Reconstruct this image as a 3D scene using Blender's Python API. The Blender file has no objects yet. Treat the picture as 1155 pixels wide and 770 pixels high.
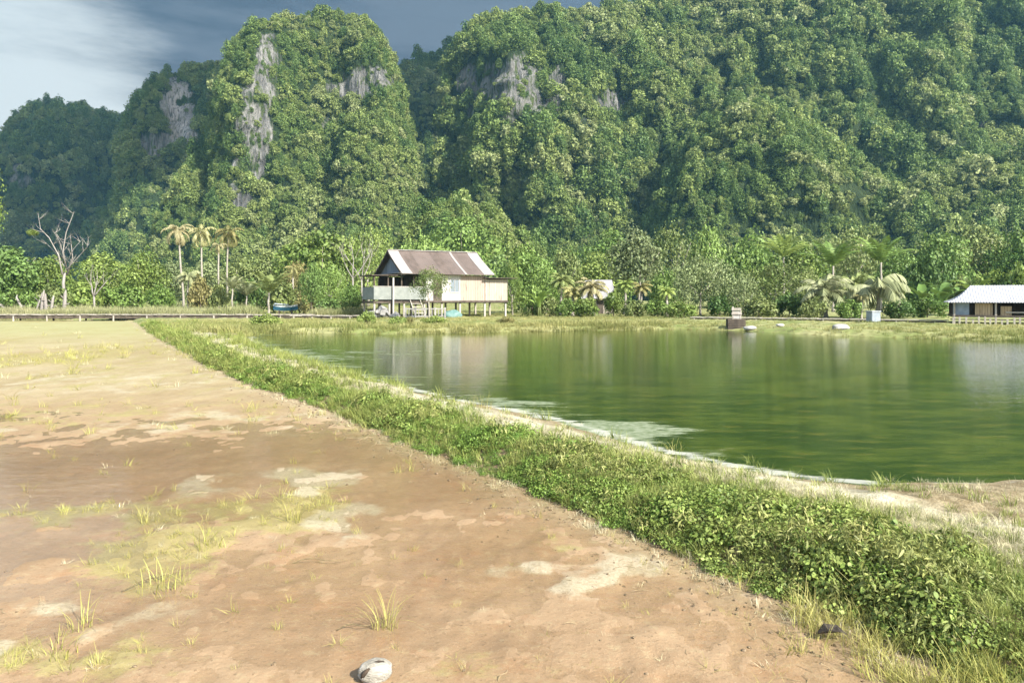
import bpy, bmesh, math, random
import numpy as np
from mathutils import Vector, Matrix
random.seed(7)
RNG = np.random.default_rng(11)
S = bpy.context.scene
COL = S.collection
R = math.radians
F, CX, HY, CH = 834.0, 577.5, 336.0, 1.8      # photograph focal length, centre, horizon (pixels), eye height


def W(px, Y):                                  # world X of a photograph column at distance Y
    return (px - CX) / F * Y


def ZH(py, Y):                                 # world Z of a photograph row at distance Y
    return CH - (py - HY) / F * Y


def G(px, py, z=0.0):                          # point on a level surface
    Y = (CH - z) * F / (py - HY)
    return (W(px, Y), Y)


# ------------------------------------------------------------------ noise
def _hash(ix, iy, iz, seed):
    h = (ix * 374761393 + iy * 668265263 + iz * 2147483647 + seed * 1274126177) & 0xFFFFFFFF
    h = ((h ^ (h >> 13)) * 1274126177) & 0xFFFFFFFF
    h = h ^ (h >> 16)
    return (h & 0xFFFF) / 65535.0


def vnoise(x, y, z=0.0, seed=0):
    x, y, z = np.broadcast_arrays(np.asarray(x, float), np.asarray(y, float), np.asarray(z, float))
    ix, iy, iz = np.floor(x).astype(np.int64), np.floor(y).astype(np.int64), np.floor(z).astype(np.int64)
    fx, fy, fz = x - ix, y - iy, z - iz
    fx, fy, fz = [f * f * (3 - 2 * f) for f in (fx, fy, fz)]
    r = 0
    for a in (0, 1):
        for b in (0, 1):
            for c in (0, 1):
                w = (fx if a else 1 - fx) * (fy if b else 1 - fy) * (fz if c else 1 - fz)
                r = r + w * _hash(ix + a, iy + b, iz + c, seed)
    return r * 2 - 1


def fbm(x, y, z=0.0, oct=4, seed=0):
    r, a, f = 0, 1.0, 1.0
    for o in range(oct):
        r = r + a * vnoise(np.asarray(x) * f, np.asarray(y) * f, np.asarray(z) * f, seed + o * 17)
        a *= 0.5
        f *= 2.03
    return r


def sstep(a, b, x):
    t = np.clip((x - a) / (b - a), 0, 1)
    return t * t * (3 - 2 * t)


# ------------------------------------------------------------------ material helpers
class NT:
    def __init__(self, tree):
        self.t = tree
        self.t.nodes.clear()

    def n(self, kind, **kw):
        nd = self.t.nodes.new(kind)
        for k, v in kw.items():
            if k.startswith('i_'):
                key = k[2:].replace('_', ' ')
                nd.inputs[int(key) if key.isdigit() else key].default_value = v
            else:
                setattr(nd, k, v)
        return nd

    def l(self, a, b):
        self.t.links.new(a, b)

    def mix(self, fac, a, b, blend='MIX'):
        m = self.n('ShaderNodeMix', data_type='RGBA', blend_type=blend)
        for s, v in ((m.inputs[0], fac), (m.inputs[6], a), (m.inputs[7], b)):
            if isinstance(v, bpy.types.NodeSocket):
                self.l(v, s)
            elif isinstance(v, (int, float)):
                s.default_value = v
            else:
                s.default_value = (*v, 1)
        return m.outputs[2]

    def math(self, op, a, b=0.0, clamp=False):
        m = self.n('ShaderNodeMath', operation=op, use_clamp=clamp)
        for s, v in ((m.inputs[0], a), (m.inputs[1], b)):
            if isinstance(v, bpy.types.NodeSocket):
                self.l(v, s)
            else:
                s.default_value = v
        return m.outputs[0]

    def ramp(self, x, a, b, lo=0.0, hi=1.0):
        m = self.n('ShaderNodeMapRange', interpolation_type='SMOOTHSTEP')
        self.l(x, m.inputs[0])
        m.inputs[1].default_value, m.inputs[2].default_value = a, b
        m.inputs[3].default_value, m.inputs[4].default_value = lo, hi
        return m.outputs[0]

    def noise(self, scale, detail=4, vec=None, rough=0.55, stretch=None):
        nd = self.n('ShaderNodeTexNoise')
        nd.inputs['Scale'].default_value = scale
        nd.inputs['Detail'].default_value = detail
        nd.inputs['Roughness'].default_value = rough
        if vec is None:
            vec = self.geo()
        if stretch:
            mp = self.n('ShaderNodeMapping')
            mp.inputs['Scale'].default_value = stretch
            self.l(vec, mp.inputs['Vector'])
            vec = mp.outputs[0]
        self.l(vec, nd.inputs['Vector'])
        return nd.outputs['Fac']

    def geo(self):
        return self.n('ShaderNodeNewGeometry').outputs['Position']

    def objco(self):
        return self.n('ShaderNodeTexCoord').outputs['Object']

    def attr(self, name):
        return self.n('ShaderNodeAttribute', attribute_name=name).outputs['Fac']

    def bump(self, h, strength=0.5, dist=0.02):
        b = self.n('ShaderNodeBump')
        b.inputs['Strength'].default_value = strength
        b.inputs['Distance'].default_value = dist
        self.l(h, b.inputs['Height'])
        return b.outputs[0]

    def out(self, shader):
        o = self.n('ShaderNodeOutputMaterial')
        self.l(shader, o.inputs['Surface'])


def newmat(name):
    m = bpy.data.materials.new(name)
    m.use_nodes = True
    return m, NT(m.node_tree)


def pr(t, color, rough=0.8, spec=0.3, normal=None, metal=0.0):
    p = t.n('ShaderNodeBsdfPrincipled')
    if isinstance(color, bpy.types.NodeSocket):
        t.l(color, p.inputs['Base Color'])
    else:
        p.inputs['Base Color'].default_value = (*color, 1)
    if isinstance(rough, bpy.types.NodeSocket):
        t.l(rough, p.inputs['Roughness'])
    else:
        p.inputs['Roughness'].default_value = rough
    p.inputs['Specular IOR Level'].default_value = spec
    p.inputs['Metallic'].default_value = metal
    if normal is not None:
        t.l(normal, p.inputs['Normal'])
    return p.outputs[0]


def leafmat(name, c0, c1, c2=None, trans=0.28, scale=0.5, spec=0.25):
    """foliage: leaf to leaf (tint attribute), plant to plant and patch to patch variation of its own colour"""
    m, t = newmat(name)
    tint = t.attr('tint')
    rnd = t.n('ShaderNodeObjectInfo').outputs['Random']
    nz = t.noise(scale, 3)
    c = t.mix(t.ramp(nz, 0.35, 0.65), c0, c1)
    c = t.mix(t.math('MULTIPLY', rnd, 0.6), c, c2 or c1)
    k = t.math('ADD', t.math('MULTIPLY', tint, 0.7), 0.65)
    k = t.math('MULTIPLY', k, t.math('ADD', t.math('MULTIPLY', rnd, 0.4), 0.8))
    mm = t.n('ShaderNodeVectorMath', operation='SCALE')
    t.l(c, mm.inputs[0])
    t.l(k, mm.inputs['Scale'])
    col = mm.outputs[0]
    p = pr(t, col, 0.55, spec)
    tr = t.n('ShaderNodeBsdfTranslucent')
    t.l(col, tr.inputs['Color'])
    mx = t.n('ShaderNodeMixShader', i_0=trans)
    t.l(p, mx.inputs[1])
    t.l(tr.outputs[0], mx.inputs[2])
    t.out(mx.outputs[0])
    return m


def plain(name, c0, c1, scale=4.0, rough=0.8, stretch=None, bump=0.3, spec=0.3, metal=0.0):
    """weathered surface with two colours blended by noise"""
    m, t = newmat(name)
    oc = t.objco()
    n1 = t.noise(scale, 5, oc, 0.6, stretch)
    n2 = t.noise(scale * 7, 3, oc, 0.6, stretch)
    c = t.mix(t.ramp(n1, 0.35, 0.65), c0, c1)
    c = t.mix(t.math('MULTIPLY', n2, 0.35), c, tuple(0.5 * v for v in c0))
    t.out(pr(t, c, rough, spec, t.bump(n2, bump, 0.02), metal))
    return m


# ------------------------------------------------------------------ mesh helpers
def tag(o, label=None, cat=None, group=None, kind=None):
    if label:
        o['label'] = label
    if cat:
        o['category'] = cat
    if group:
        o['group'] = group
    if kind:
        o['kind'] = kind
    return o


def empty(name, loc, rz=0.0, label=None, cat=None, group=None):
    o = bpy.data.objects.new(name, None)
    o.empty_display_size = 0.3
    o.location = loc
    o.rotation_euler = (0, 0, rz)
    COL.objects.link(o)
    return tag(o, label, cat, group)


def link(name, me, parent=None, mat=None):
    o = bpy.data.objects.new(name, me)
    COL.objects.link(o)
    if parent:
        o.parent = parent
    if mat and not me.materials:
        me.materials.append(mat)
    elif mat and me.materials[0] is not mat:
        o.material_slots[0].link = 'OBJECT'
        o.material_slots[0].material = mat
    return o


def np_mesh(name, V, Fq, smooth=False, attrs=None, tint=None):
    """V (n,3), Fq (m,k) integer array of k-gons"""
    me = bpy.data.meshes.new(name)
    V = np.ascontiguousarray(V, np.float32)
    Fq = np.ascontiguousarray(Fq, np.int32)
    m, k = Fq.shape
    me.vertices.add(len(V))
    me.vertices.foreach_set('co', V.ravel())
    me.loops.add(m * k)
    me.loops.foreach_set('vertex_index', Fq.ravel())
    me.polygons.add(m)
    me.polygons.foreach_set('loop_start', np.arange(0, m * k, k, dtype=np.int32))
    me.polygons.foreach_set('loop_total', np.full(m, k, np.int32))
    if smooth:
        me.polygons.foreach_set('use_smooth', np.ones(m, bool))
    me.update(calc_edges=True)
    for an, av in (attrs or {}).items():
        a = me.attributes.new(an, 'FLOAT', 'POINT')
        a.data.foreach_set('value', np.ascontiguousarray(av, np.float32).ravel())
    if tint is not None:
        a = me.attributes.new('tint', 'FLOAT', 'FACE')
        a.data.foreach_set('value', np.ascontiguousarray(tint, np.float32))
    return me


class MB:
    """collects boxes, bars, tubes and quads into ONE mesh"""

    def __init__(self):
        self.v, self.f = [], []

    def add(self, vs, fs):
        b = len(self.v)
        self.v += [tuple(p) for p in vs]
        self.f += [tuple(i + b for i in f) for f in fs]

    def box(self, x0, x1, y0, y1, z0, z1):
        self.add([(x, y, z) for z in (z0, z1) for y in (y0, y1) for x in (x0, x1)],
                 [(0, 2, 3, 1), (4, 5, 7, 6), (0, 1, 5, 4), (2, 6, 7, 3), (0, 4, 6, 2), (1, 3, 7, 5)])

    def slab(self, quad, th):
        """a thick panel from four corners"""
        q = [Vector(p) for p in quad]
        n = (q[1] - q[0]).cross(q[3] - q[0]).normalized() * th
        self.add(q + [p + n for p in q], [(3, 2, 1, 0), (4, 5, 6, 7), (0, 1, 5, 4), (1, 2, 6, 5), (2, 3, 7, 6), (3, 0, 4, 7)])

    def tube(self, pts, rad, n=7):
        pts = [Vector(p) for p in pts]
        rad = [rad] * len(pts) if isinstance(rad, (int, float)) else rad
        b = len(self.v)
        for i, p in enumerate(pts):
            d = (pts[min(i + 1, len(pts) - 1)] - pts[max(i - 1, 0)]).normalized()
            a = d.cross(Vector((0.31, 0.95, 0.05)))
            if a.length < 0.1:
                a = d.cross(Vector((1, 0, 0)))
            a.normalize()
            c = d.cross(a)
            for k in range(n):
                w = 2 * math.pi * k / n
                self.v.append(tuple(p + (a * math.cos(w) + c * math.sin(w)) * rad[i]))
        for i in range(len(pts) - 1):
            for k in range(n):
                k2 = (k + 1) % n
                self.f.append((b + i * n + k, b + i * n + k2, b + (i + 1) * n + k2, b + (i + 1) * n + k))
        self.f.append(tuple(b + k for k in reversed(range(n))))
        self.f.append(tuple(b + (len(pts) - 1) * n + k for k in range(n)))

    def mesh(self, name, bevel=0.0, smooth=False):
        me = bpy.data.meshes.new(name)
        me.from_pydata(self.v, [], self.f)
        if bevel:
            bm = bmesh.new()
            bm.from_mesh(me)
            bmesh.ops.bevel(bm, geom=[e for e in bm.edges if len(e.link_faces) == 2 and e.calc_face_angle(0) > 0.6],
                            offset=bevel, segments=1, affect='EDGES')
            bm.to_mesh(me)
            bm.free()
        if smooth:
            me.polygons.foreach_set('use_smooth', [True] * len(me.polygons))
        me.update()
        return me

    def build(self, name, mat, parent=None, bevel=0.0, smooth=False):
        return link(name, self.mesh(name, bevel, smooth), parent, mat)


def cards(C, N, L, Wd, bend=0.18, tdir=None, rng=RNG):
    """diamond leaf faces at C with normals N, lengths L, widths Wd"""
    n = len(C)
    N = N / np.maximum(np.linalg.norm(N, axis=1, keepdims=True), 1e-6)
    T = rng.normal(size=(n, 3)) if tdir is None else tdir + rng.normal(size=(n, 3)) * 0.35
    T -= N * (T * N).sum(1, keepdims=True)
    T /= np.maximum(np.linalg.norm(T, axis=1, keepdims=True), 1e-6)
    B = np.cross(N, T)
    L, Wd = L[:, None], Wd[:, None]
    V = np.empty((n, 4, 3))
    V[:, 0] = C - T * L * 0.5 - N * L * bend
    V[:, 1] = C + B * Wd * 0.5 + T * L * 0.08
    V[:, 2] = C + T * L * 0.5 - N * L * bend
    V[:, 3] = C - B * Wd * 0.5 + T * L * 0.08
    return V.reshape(-1, 3), np.arange(n * 4).reshape(-1, 4)


def leaves6(C, N, L, Wd, tdir, rng, fold=0.12):
    """pointed oval leaves with six corners, slightly cupped"""
    n = len(C)
    N = N / np.linalg.norm(N, axis=1, keepdims=True)
    T = tdir + rng.normal(size=(n, 3)) * 0.35
    T -= N * (T * N).sum(1, keepdims=True)
    T /= np.maximum(np.linalg.norm(T, axis=1, keepdims=True), 1e-6)
    B = np.cross(N, T)
    L, Wd = L[:, None], Wd[:, None]
    V = np.empty((n, 6, 3))
    V[:, 0] = C - T * L * .5 - N * L * fold
    V[:, 1] = C - T * L * .22 + B * Wd * .42
    V[:, 2] = C + T * L * .15 + B * Wd * .44
    V[:, 3] = C + T * L * .5 - N * L * fold * 1.3
    V[:, 4] = C + T * L * .15 - B * Wd * .44
    V[:, 5] = C - T * L * .22 - B * Wd * .42
    return V.reshape(-1, 3), np.arange(n * 6).reshape(-1, 6)


def crown_mesh(name, nleaf, lobes, leaf, seed, flat=0.85, spread=0.62, up=0.35, ragged=0.25):
    """crown of unit radius sitting on z=0..~1.7: leaf clumps on lumpy lobes, with gaps between the lobes"""
    rng = np.random.default_rng(seed)
    Cs, Ns = [], []
    lc, lr = [], []
    for i in range(lobes):
        a = i * 2.39996 + rng.uniform(-0.4, 0.4)
        hgt = (i + 0.5) / lobes
        rr = spread * math.sqrt(max(0.02, 1 - (2 * hgt - 0.85) ** 2)) * rng.uniform(0.65, 1.1)
        lc.append((rr * math.cos(a), rr * math.sin(a), flat * (0.25 + 1.05 * hgt) + rng.uniform(-.1, .1)))
        lr.append(rng.uniform(0.27, 0.46))
    lc, lr = np.array(lc), np.array(lr)
    w = lr ** 2 / (lr ** 2).sum()
    idx = rng.choice(lobes, nleaf, p=w)
    D = rng.normal(size=(nleaf, 3))
    D[:, 2] += up
    D /= np.linalg.norm(D, axis=1, keepdims=True)
    rad = lr[idx] * (1 - np.abs(rng.normal(0, ragged, nleaf)) * 0.9 + rng.normal(0, 0.06, nleaf))
    lump = 1 + 0.25 * vnoise(D[:, 0] * 3 + idx * 3.1, D[:, 1] * 3, D[:, 2] * 3, seed)
    C = lc[idx] + D * (rad * lump)[:, None]
    N = D + rng.normal(size=(nleaf, 3)) * 0.55
    sz = leaf * rng.uniform(0.6, 1.4, nleaf)
    V, Fq = cards(C, N, sz * 1.25, sz * 0.8, rng=rng)
    return np_mesh(name, V, Fq, tint=rng.random(nleaf))


def proto(name, me, mat):
    o = bpy.data.objects.new(name, me)
    if not me.materials:
        me.materials.append(mat)
    return o


def scatter(name, P, rot, scl, protos, pid=None, label=None, kind='stuff'):
    """ONE stuff object: a point mesh whose geometry nodes put a plant on every point"""
    n = len(P)
    me = bpy.data.meshes.new(name)
    me.vertices.add(n)
    me.vertices.foreach_set('co', np.ascontiguousarray(P, np.float32).ravel())
    for an, ty, val in (('rot', 'FLOAT_VECTOR', rot), ('scl', 'FLOAT_VECTOR', scl)):
        a = me.attributes.new(an, ty, 'POINT')
        a.data.foreach_set('vector', np.ascontiguousarray(val, np.float32).ravel())
    a = me.attributes.new('pid', 'INT', 'POINT')
    pid = RNG.integers(0, len(protos), n) if pid is None else pid
    a.data.foreach_set('value', np.ascontiguousarray(pid, np.int32))
    me.update()
    o = bpy.data.objects.new(name, me)
    COL.objects.link(o)
    g = bpy.data.node_groups.new(name + '_nodes', 'GeometryNodeTree')
    g.interface.new_socket('Geometry', in_out='INPUT', socket_type='NodeSocketGeometry')
    g.interface.new_socket('Geometry', in_out='OUTPUT', socket_type='NodeSocketGeometry')
    nd, lk = g.nodes, g.links
    gi, go = nd.new('NodeGroupInput'), nd.new('NodeGroupOutput')
    ip = nd.new('GeometryNodeInstanceOnPoints')
    jn = nd.new('GeometryNodeJoinGeometry')
    for p in protos:
        oi = nd.new('GeometryNodeObjectInfo')
        oi.inputs['Object'].default_value = p
        gt = nd.new('GeometryNodeGeometryToInstance')
        lk.new(oi.outputs['Geometry'], gt.inputs[0])
        lk.new(gt.outputs[0], jn.inputs[0])

    def named(nm, ty):
        x = nd.new('GeometryNodeInputNamedAttribute')
        x.data_type = ty
        x.inputs['Name'].default_value = nm
        return x.outputs['Attribute']
    lk.new(gi.outputs[0], ip.inputs['Points'])
    lk.new(jn.outputs[0], ip.inputs['Instance'])
    ip.inputs['Pick Instance'].default_value = True
    lk.new(named('pid', 'INT'), ip.inputs['Instance Index'])
    e2r = nd.new('FunctionNodeEulerToRotation')
    lk.new(named('rot', 'FLOAT_VECTOR'), e2r.inputs[0])
    lk.new(e2r.outputs[0], ip.inputs['Rotation'])
    lk.new(named('scl', 'FLOAT_VECTOR'), ip.inputs['Scale'])
    lk.new(ip.outputs[0], go.inputs[0])
    md = o.modifiers.new('plants', 'NODES')
    md.node_group = g
    return tag(o, label, None, None, kind)


# ------------------------------------------------------------------ camera, sun, sky
cam = bpy.data.cameras.new('camera')
cam.lens, cam.sensor_width = F / 1155 * 36, 36
cam.shift_y = -(385 - HY) / 1155
cam.clip_start, cam.clip_end = 0.1, 6000
co = bpy.data.objects.new('camera', cam)
co.location = (0, 0, CH)
co.rotation_euler = (R(90), 0, 0)
COL.objects.link(co)
S.camera = co

SUN_AZ = math.atan2(0.69, -0.72)               # direction to the sun, clockwise from +Y: right and behind the camera
SUN_EL = R(37)
sd = Vector((math.sin(SUN_AZ) * math.cos(SUN_EL), math.cos(SUN_AZ) * math.cos(SUN_EL), math.sin(SUN_EL)))
sl = bpy.data.lights.new('sun', 'SUN')
sl.energy, sl.angle, sl.color = 5.0, R(0.5), (1.0, 0.95, 0.87)
so = bpy.data.objects.new('sun', sl)
so.rotation_euler = (-sd).to_track_quat('-Z', 'Y').to_euler()
so.location = sd * 60
COL.objects.link(so)

wd = bpy.data.worlds.new('World')
S.world = wd
wd.use_nodes = True
t = NT(wd.node_tree)
sky = t.n('ShaderNodeTexSky', sky_type='NISHITA')
sky.sun_disc = False
sky.sun_elevation, sky.sun_rotation = SUN_EL, SUN_AZ
sky.air_density, sky.dust_density, sky.ozone_density = 1.0, 1.5, 1.0
dirv = t.n('ShaderNodeTexCoord').outputs['Generated']
# storm cloud bank over the hills in front, brighter gap low on the left
nz = t.noise(2.2, 5, dirv, 0.55, (1, 1, 2.6))
nz2 = t.noise(5.0, 4, dirv, 0.6, (1, 1, 3.5))
def toward(px, py):
    v = Vector(((px - CX) / F, 1, (HY - py) / F)).normalized()
    d = t.n('ShaderNodeVectorMath', operation='DOT_PRODUCT')
    t.l(dirv, d.inputs[0])
    d.inputs[1].default_value = v
    return d.outputs['Value']
nz3 = t.noise(3.5, 6, dirv, 0.62, (1, 1, 5))
dark = t.mix(t.ramp(nz3, 0.36, 0.64), (0.25, 0.36, 0.52), (0.47, 0.60, 0.78))
gap = t.math('MAXIMUM', t.ramp(t.math('ADD', toward(15, 108), t.math('MULTIPLY', t.math('SUBTRACT', nz3, 0.5), 0.022)), 0.984, 0.9985),
             t.math('MULTIPLY', t.ramp(t.math('ADD', toward(-60, 200), t.math('MULTIPLY', t.math('SUBTRACT', nz2, 0.5), 0.02)), 0.965, 0.99), 0.45))
cl = t.mix(gap, dark, (1.95, 2.15, 2.22))
front = t.ramp(toward(500, 60), 0.35, 0.75)
skyc = t.mix(t.math('MULTIPLY', t.ramp(nz, 0.42, 0.62), 0.5), sky.outputs[0], (4.2, 4.6, 5.2))
allc = t.mix(front, skyc, cl)
bg = t.n('ShaderNodeBackground')
t.l(allc, bg.inputs['Color'])
bg.inputs['Strength'].default_value = 0.14
wo = t.n('ShaderNodeOutputWorld')
t.l(bg.outputs[0], wo.inputs['Surface'])

vs = S.view_settings
vs.view_transform, vs.look, vs.gamma, vs.exposure = 'Standard', 'None', 1.0, 1.43
S.cycles.use_denoising = True
S.cycles.max_bounces, S.cycles.diffuse_bounces, S.cycles.transparent_max_bounces = 6, 3, 12
S.cycles.volume_bounces = 0
S.cycles.sample_clamp_indirect = 6

# ------------------------------------------------------------------ plan of the ground
LEFT_FOOT = [G(1100, 770), G(990, 715), G(870, 670), G(790, 632), G(700, 597), G(630, 566), G(560, 534), G(460, 500), G(400, 476), G(330, 450), G(240, 415), G(170, 376), (-29.6, 57.7)]
FIELD = [(30, -12), (4.6, 1.2)] + LEFT_FOOT + [(-45, 62.5), (-260, 64), (-260, -12)]
POND = [G(1155, 537, .02), G(980, 543, .02), G(905, 536, .02), G(840, 526, .02), G(740, 505, .02), G(640, 474, .02), G(520, 451, .02), G(430, 430, .02), G(330, 402, .02), G(280, 384, .02), (-12.8, 36.2),
        (-10.2, 37.5), (-7, 36.6), (-3.2, 37.6), (1, 39.4), (5.5, 41), (9.5, 42.8), (12.5, 40.5), (14.5, 36.2), (17, 33.4), (21, 31), (30, 29), (60, 26), (60, 6), (9, 6.9)]


def sdf(P, x, y):
    """signed distance to polygon P, negative inside"""
    x, y = np.asarray(x, float), np.asarray(y, float)
    d = np.full(x.shape, 1e9)
    ins = np.zeros(x.shape, bool)
    n = len(P)
    for i in range(n):
        ax, ay = P[i]
        bx, by = P[(i + 1) % n]
        ex, ey = bx - ax, by - ay
        h = np.clip(((x - ax) * ex + (y - ay) * ey) / (ex * ex + ey * ey), 0, 1)
        d = np.minimum(d, (x - ax - ex * h) ** 2 + (y - ay - ey * h) ** 2)
        c = (ay > y) != (by > y)
        if ey != 0:
            ins ^= c & (x < ex * (y - ay) / ey + ax)
    d = np.sqrt(d)
    return np.where(ins, -d, d)


def blob(x, y, px, py, rx, ry):
    """soft patch lying on the mud, given by where it lies and its radii in metres"""
    cx, cy = G(px, py)
    return np.exp(-(((x - cx) / rx) ** 2 + ((y - cy) / ry) ** 2))


def leafy_width(y):
    return .85 + 0.5 * (1 - sstep(5, 10, np.asarray(y)))


def ground_data(x, y):
    jit = 0.05 * fbm(x * 2.3, y * 2.3, 0, 3, 3)
    w = sdf(FIELD, x, y) + jit * np.clip(y / 8, 0.5, 3)
    q = sdf(POND, x, y) + 0.07 * fbm(x * 1.3, y * 1.3, 0, 3, 9) * np.clip(y / 8, 0.4, 2)
    near = 1 - sstep(9, 15, y)
    bund = sstep(0, 0.42, w) * 0.17
    bund = bund * (1 - 0.55 * sstep(1.35, 2.5, w - leafy_width(y) + 1.1) * near)
    bund = bund + 0.035 * fbm(x * 1.7, y * 1.7, 0, 3, 21) * sstep(0.1, 0.6, w)
    bund = bund * (1 + 0.35 * sstep(26, 34, y))
    h = bund * sstep(-0.1, 0.9, q)
    h = np.where(q < 0, -0.02 - 0.6 * sstep(0, 3.0, -q), h)
    h = h + 0.6 * sstep(70, 140, y) * sstep(0, 5, w)
    # relief of the drained field: hollows hold water, mats stand proud
    wet = (1.2 * blob(x, y, 40, 545, 1.9, .75) + .8 * blob(x, y, 130, 575, 1.2, .5) + .9 * blob(x, y, 330, 505, 2.2, 1.0) + .7 * blob(x, y, 510, 545, 1.4, .9)
           + .6 * blob(x, y, 100, 528, 2.6, .45) + .5 * blob(x, y, 60, 620, .9, .3) + .6 * blob(x, y, 620, 600, .8, .7) + .35 * blob(x, y, 520, 670, .8, .5) + .3 * blob(x, y, 330, 690, .7, .3))
    pale = (1.25 * blob(x, y, 375, 590, .42, .55) + .9 * blob(x, y, 345, 540, .5, .8) + 1.0 * blob(x, y, 610, 650, .38, .28) + .7 * blob(x, y, 700, 645, .5, .5) + .9 * blob(x, y, 50, 690, .3, .2) + .9 * blob(x, y, 30, 735, .5, .25)
            + .6 * blob(x, y, 215, 545, .6, .5) + .5 * blob(x, y, 190, 690, .4, .2) + .5 * blob(x, y, 290, 470, 2.5, 1.0) + .6 * blob(x, y, 130, 430, 6, 3) + .6 * blob(x, y, 60, 490, 3, .8) + .4 * blob(x, y, 760, 660, .6, .4))
    olive = (1.1 * blob(x, y, 200, 625, .5, .6) + 1.0 * blob(x, y, 230, 575, .9, .8) + .8 * blob(x, y, 330, 580, .35, .9) + 1.0 * blob(x, y, 40, 582, 1.0, .3) + .7 * blob(x, y, 60, 720, .5, .3)
             + .6 * blob(x, y, 90, 745, .5, .2) + .5 * blob(x, y, 640, 620, .6, .3) + .5 * blob(x, y, 100, 470, 5, 2) + .5 * blob(x, y, 160, 400, 9, 6) + .4 * blob(x, y, 560, 750, .4, .2))
    nz = fbm(x * 0.9, y * 1.3, 0, 5, 40)
    brk = fbm(x * 2.7, y * 2.2, 0, 5, 44)
    pale = np.clip(pale, 0, 1.0) * np.clip(.62 + 1.35 * fbm(x * 2.6, y * 2.2, 0, 5, 43), 0, 1.5)
    olive = np.clip(olive, 0, 1.1) * np.clip(.75 + 1.0 * brk, 0, 1.6) + .35 * np.clip(fbm(x * .8, y * .7, 0, 5, 46) - .25, 0, 1) * sstep(3, 8, y) + .8 * np.clip(fbm(x * .28, y * .16, 0, 5, 48) - .05, 0, 1) * sstep(11, 20, y)
    wetm = np.clip(wet + 0.35 * nz + 0.08, -0.3, 1.2)
    h = np.where(w < 0, h - 0.016 * wetm + 0.010 * np.clip(pale + olive, 0, 1) + 0.008 * fbm(x * 3.1, y * 3.1, 0, 4, 52) + 0.006 * fbm(x * 11, y * 9, 0, 3, 57) + 0.004, h)
    return h, w, q, wetm, pale, olive


rows = np.concatenate([[0.4], np.exp(np.linspace(math.log(1.0), math.log(1900), 860))])
sc = np.concatenate([-np.linspace(5.0, 0.86, 50), np.linspace(-0.85, 0.85, 460), np.linspace(0.86, 5.0, 50)])
YY, SS = np.meshgrid(rows, sc, indexing='ij')
GX, GY = (YY * SS).ravel(), (YY - 3.0).ravel()
gh, gw, gq, gwet, gpale, golive = ground_data(GX, GY)
nr, nc = len(rows), len(sc)
ii = np.arange(nr * nc).reshape(nr, nc)
quads = np.stack([ii[:-1, :-1], ii[:-1, 1:], ii[1:, 1:], ii[1:, :-1]], -1).reshape(-1, 4)
fw, fq, fy = gw[quads].mean(1), gq[quads].mean(1), GY[quads].mean(1)
part = np.where(fq < 0, 3, np.where(fw < 0, 0, np.where((fy < 33) & (fw < 6) | (fy < 14), 1, 2)))
GV = np.stack([GX, GY, gh], -1)


def ground_piece(name, k, mat):
    q = quads[part == k]
    u, inv = np.unique(q, return_inverse=True)
    me = np_mesh(name, GV[u], inv.reshape(-1, 4), True,
                 {'wd': gw[u], 'pw': (gw - leafy_width(GY) + 1.1)[u], 'qd': gq[u], 'wet': gwet[u], 'pale': gpale[u], 'olive': golive[u]})
    return tag(link(name, me, None, mat), kind='structure')


# field mud
m_field, t = newmat('field_mud')
n1 = t.noise(1.1, 6, None, 0.6)
n2 = t.noise(6.0, 7, None, 0.7, (0.9, 1.0, 1))
n3 = t.noise(38.0, 4, None, 0.6)
n4 = t.noise(2.6, 7, None, 0.72, (0.9, 1.0, 1))
nv = t.noise(130.0, 2, None, 0.5)
base = t.mix(t.ramp(n1, 0.35, 0.65), (0.225, 0.150, 0.084), (0.275, 0.19, 0.110))
base = t.mix(t.ramp(n4, 0.52, 0.66), base, (0.245, 0.150, 0.080))
yy = t.n('ShaderNodeSeparateXYZ')
t.l(t.geo(), yy.inputs[0])
far = t.ramp(yy.outputs['Y'], 8.0, 17.0)
base = t.mix(t.math('MULTIPLY', far, 0.75), base, t.mix(t.ramp(t.noise(.45, 8, None, .75, (1.1, .5, 1)), .38, .62), (0.225, 0.185, 0.092), (0.325, 0.285, 0.17)))
far2 = t.ramp(t.math('ADD', yy.outputs['Y'], t.math('MULTIPLY', n1, 16)), 30.0, 52.0)
base = t.mix(t.math('MULTIPLY', far2, 0.7), base, (0.27, 0.28, 0.12))
wetf = t.math('ADD', t.attr('wet'), t.math('MULTIPLY', t.math('SUBTRACT', n2, 0.5), 0.8))
wetm = t.ramp(wetf, 0.1, 0.9)
base = t.mix(t.math('MULTIPLY', wetm, .45), base, (0.21, 0.128, 0.062))
ol = t.ramp(t.math('ADD', t.attr('olive'), t.math('MULTIPLY', t.math('SUBTRACT', n2, 0.5), 2.4)), 0.30, 0.85)
base = t.mix(t.math('MULTIPLY', ol, 0.8), base, t.mix(n2, (0.19, 0.16, 0.06), (0.30, 0.26, 0.105)))
pa = t.ramp(t.math('ADD', t.attr('pale'), t.math('MULTIPLY', t.math('SUBTRACT', n4, 0.5), 2.0)), 0.35, 0.85)
base = t.mix(t.math('MULTIPLY', pa, 0.7), base, t.mix(t.ramp(n3, .35, .6), (0.27, 0.235, 0.15), (0.37, 0.335, 0.235)))
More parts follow.
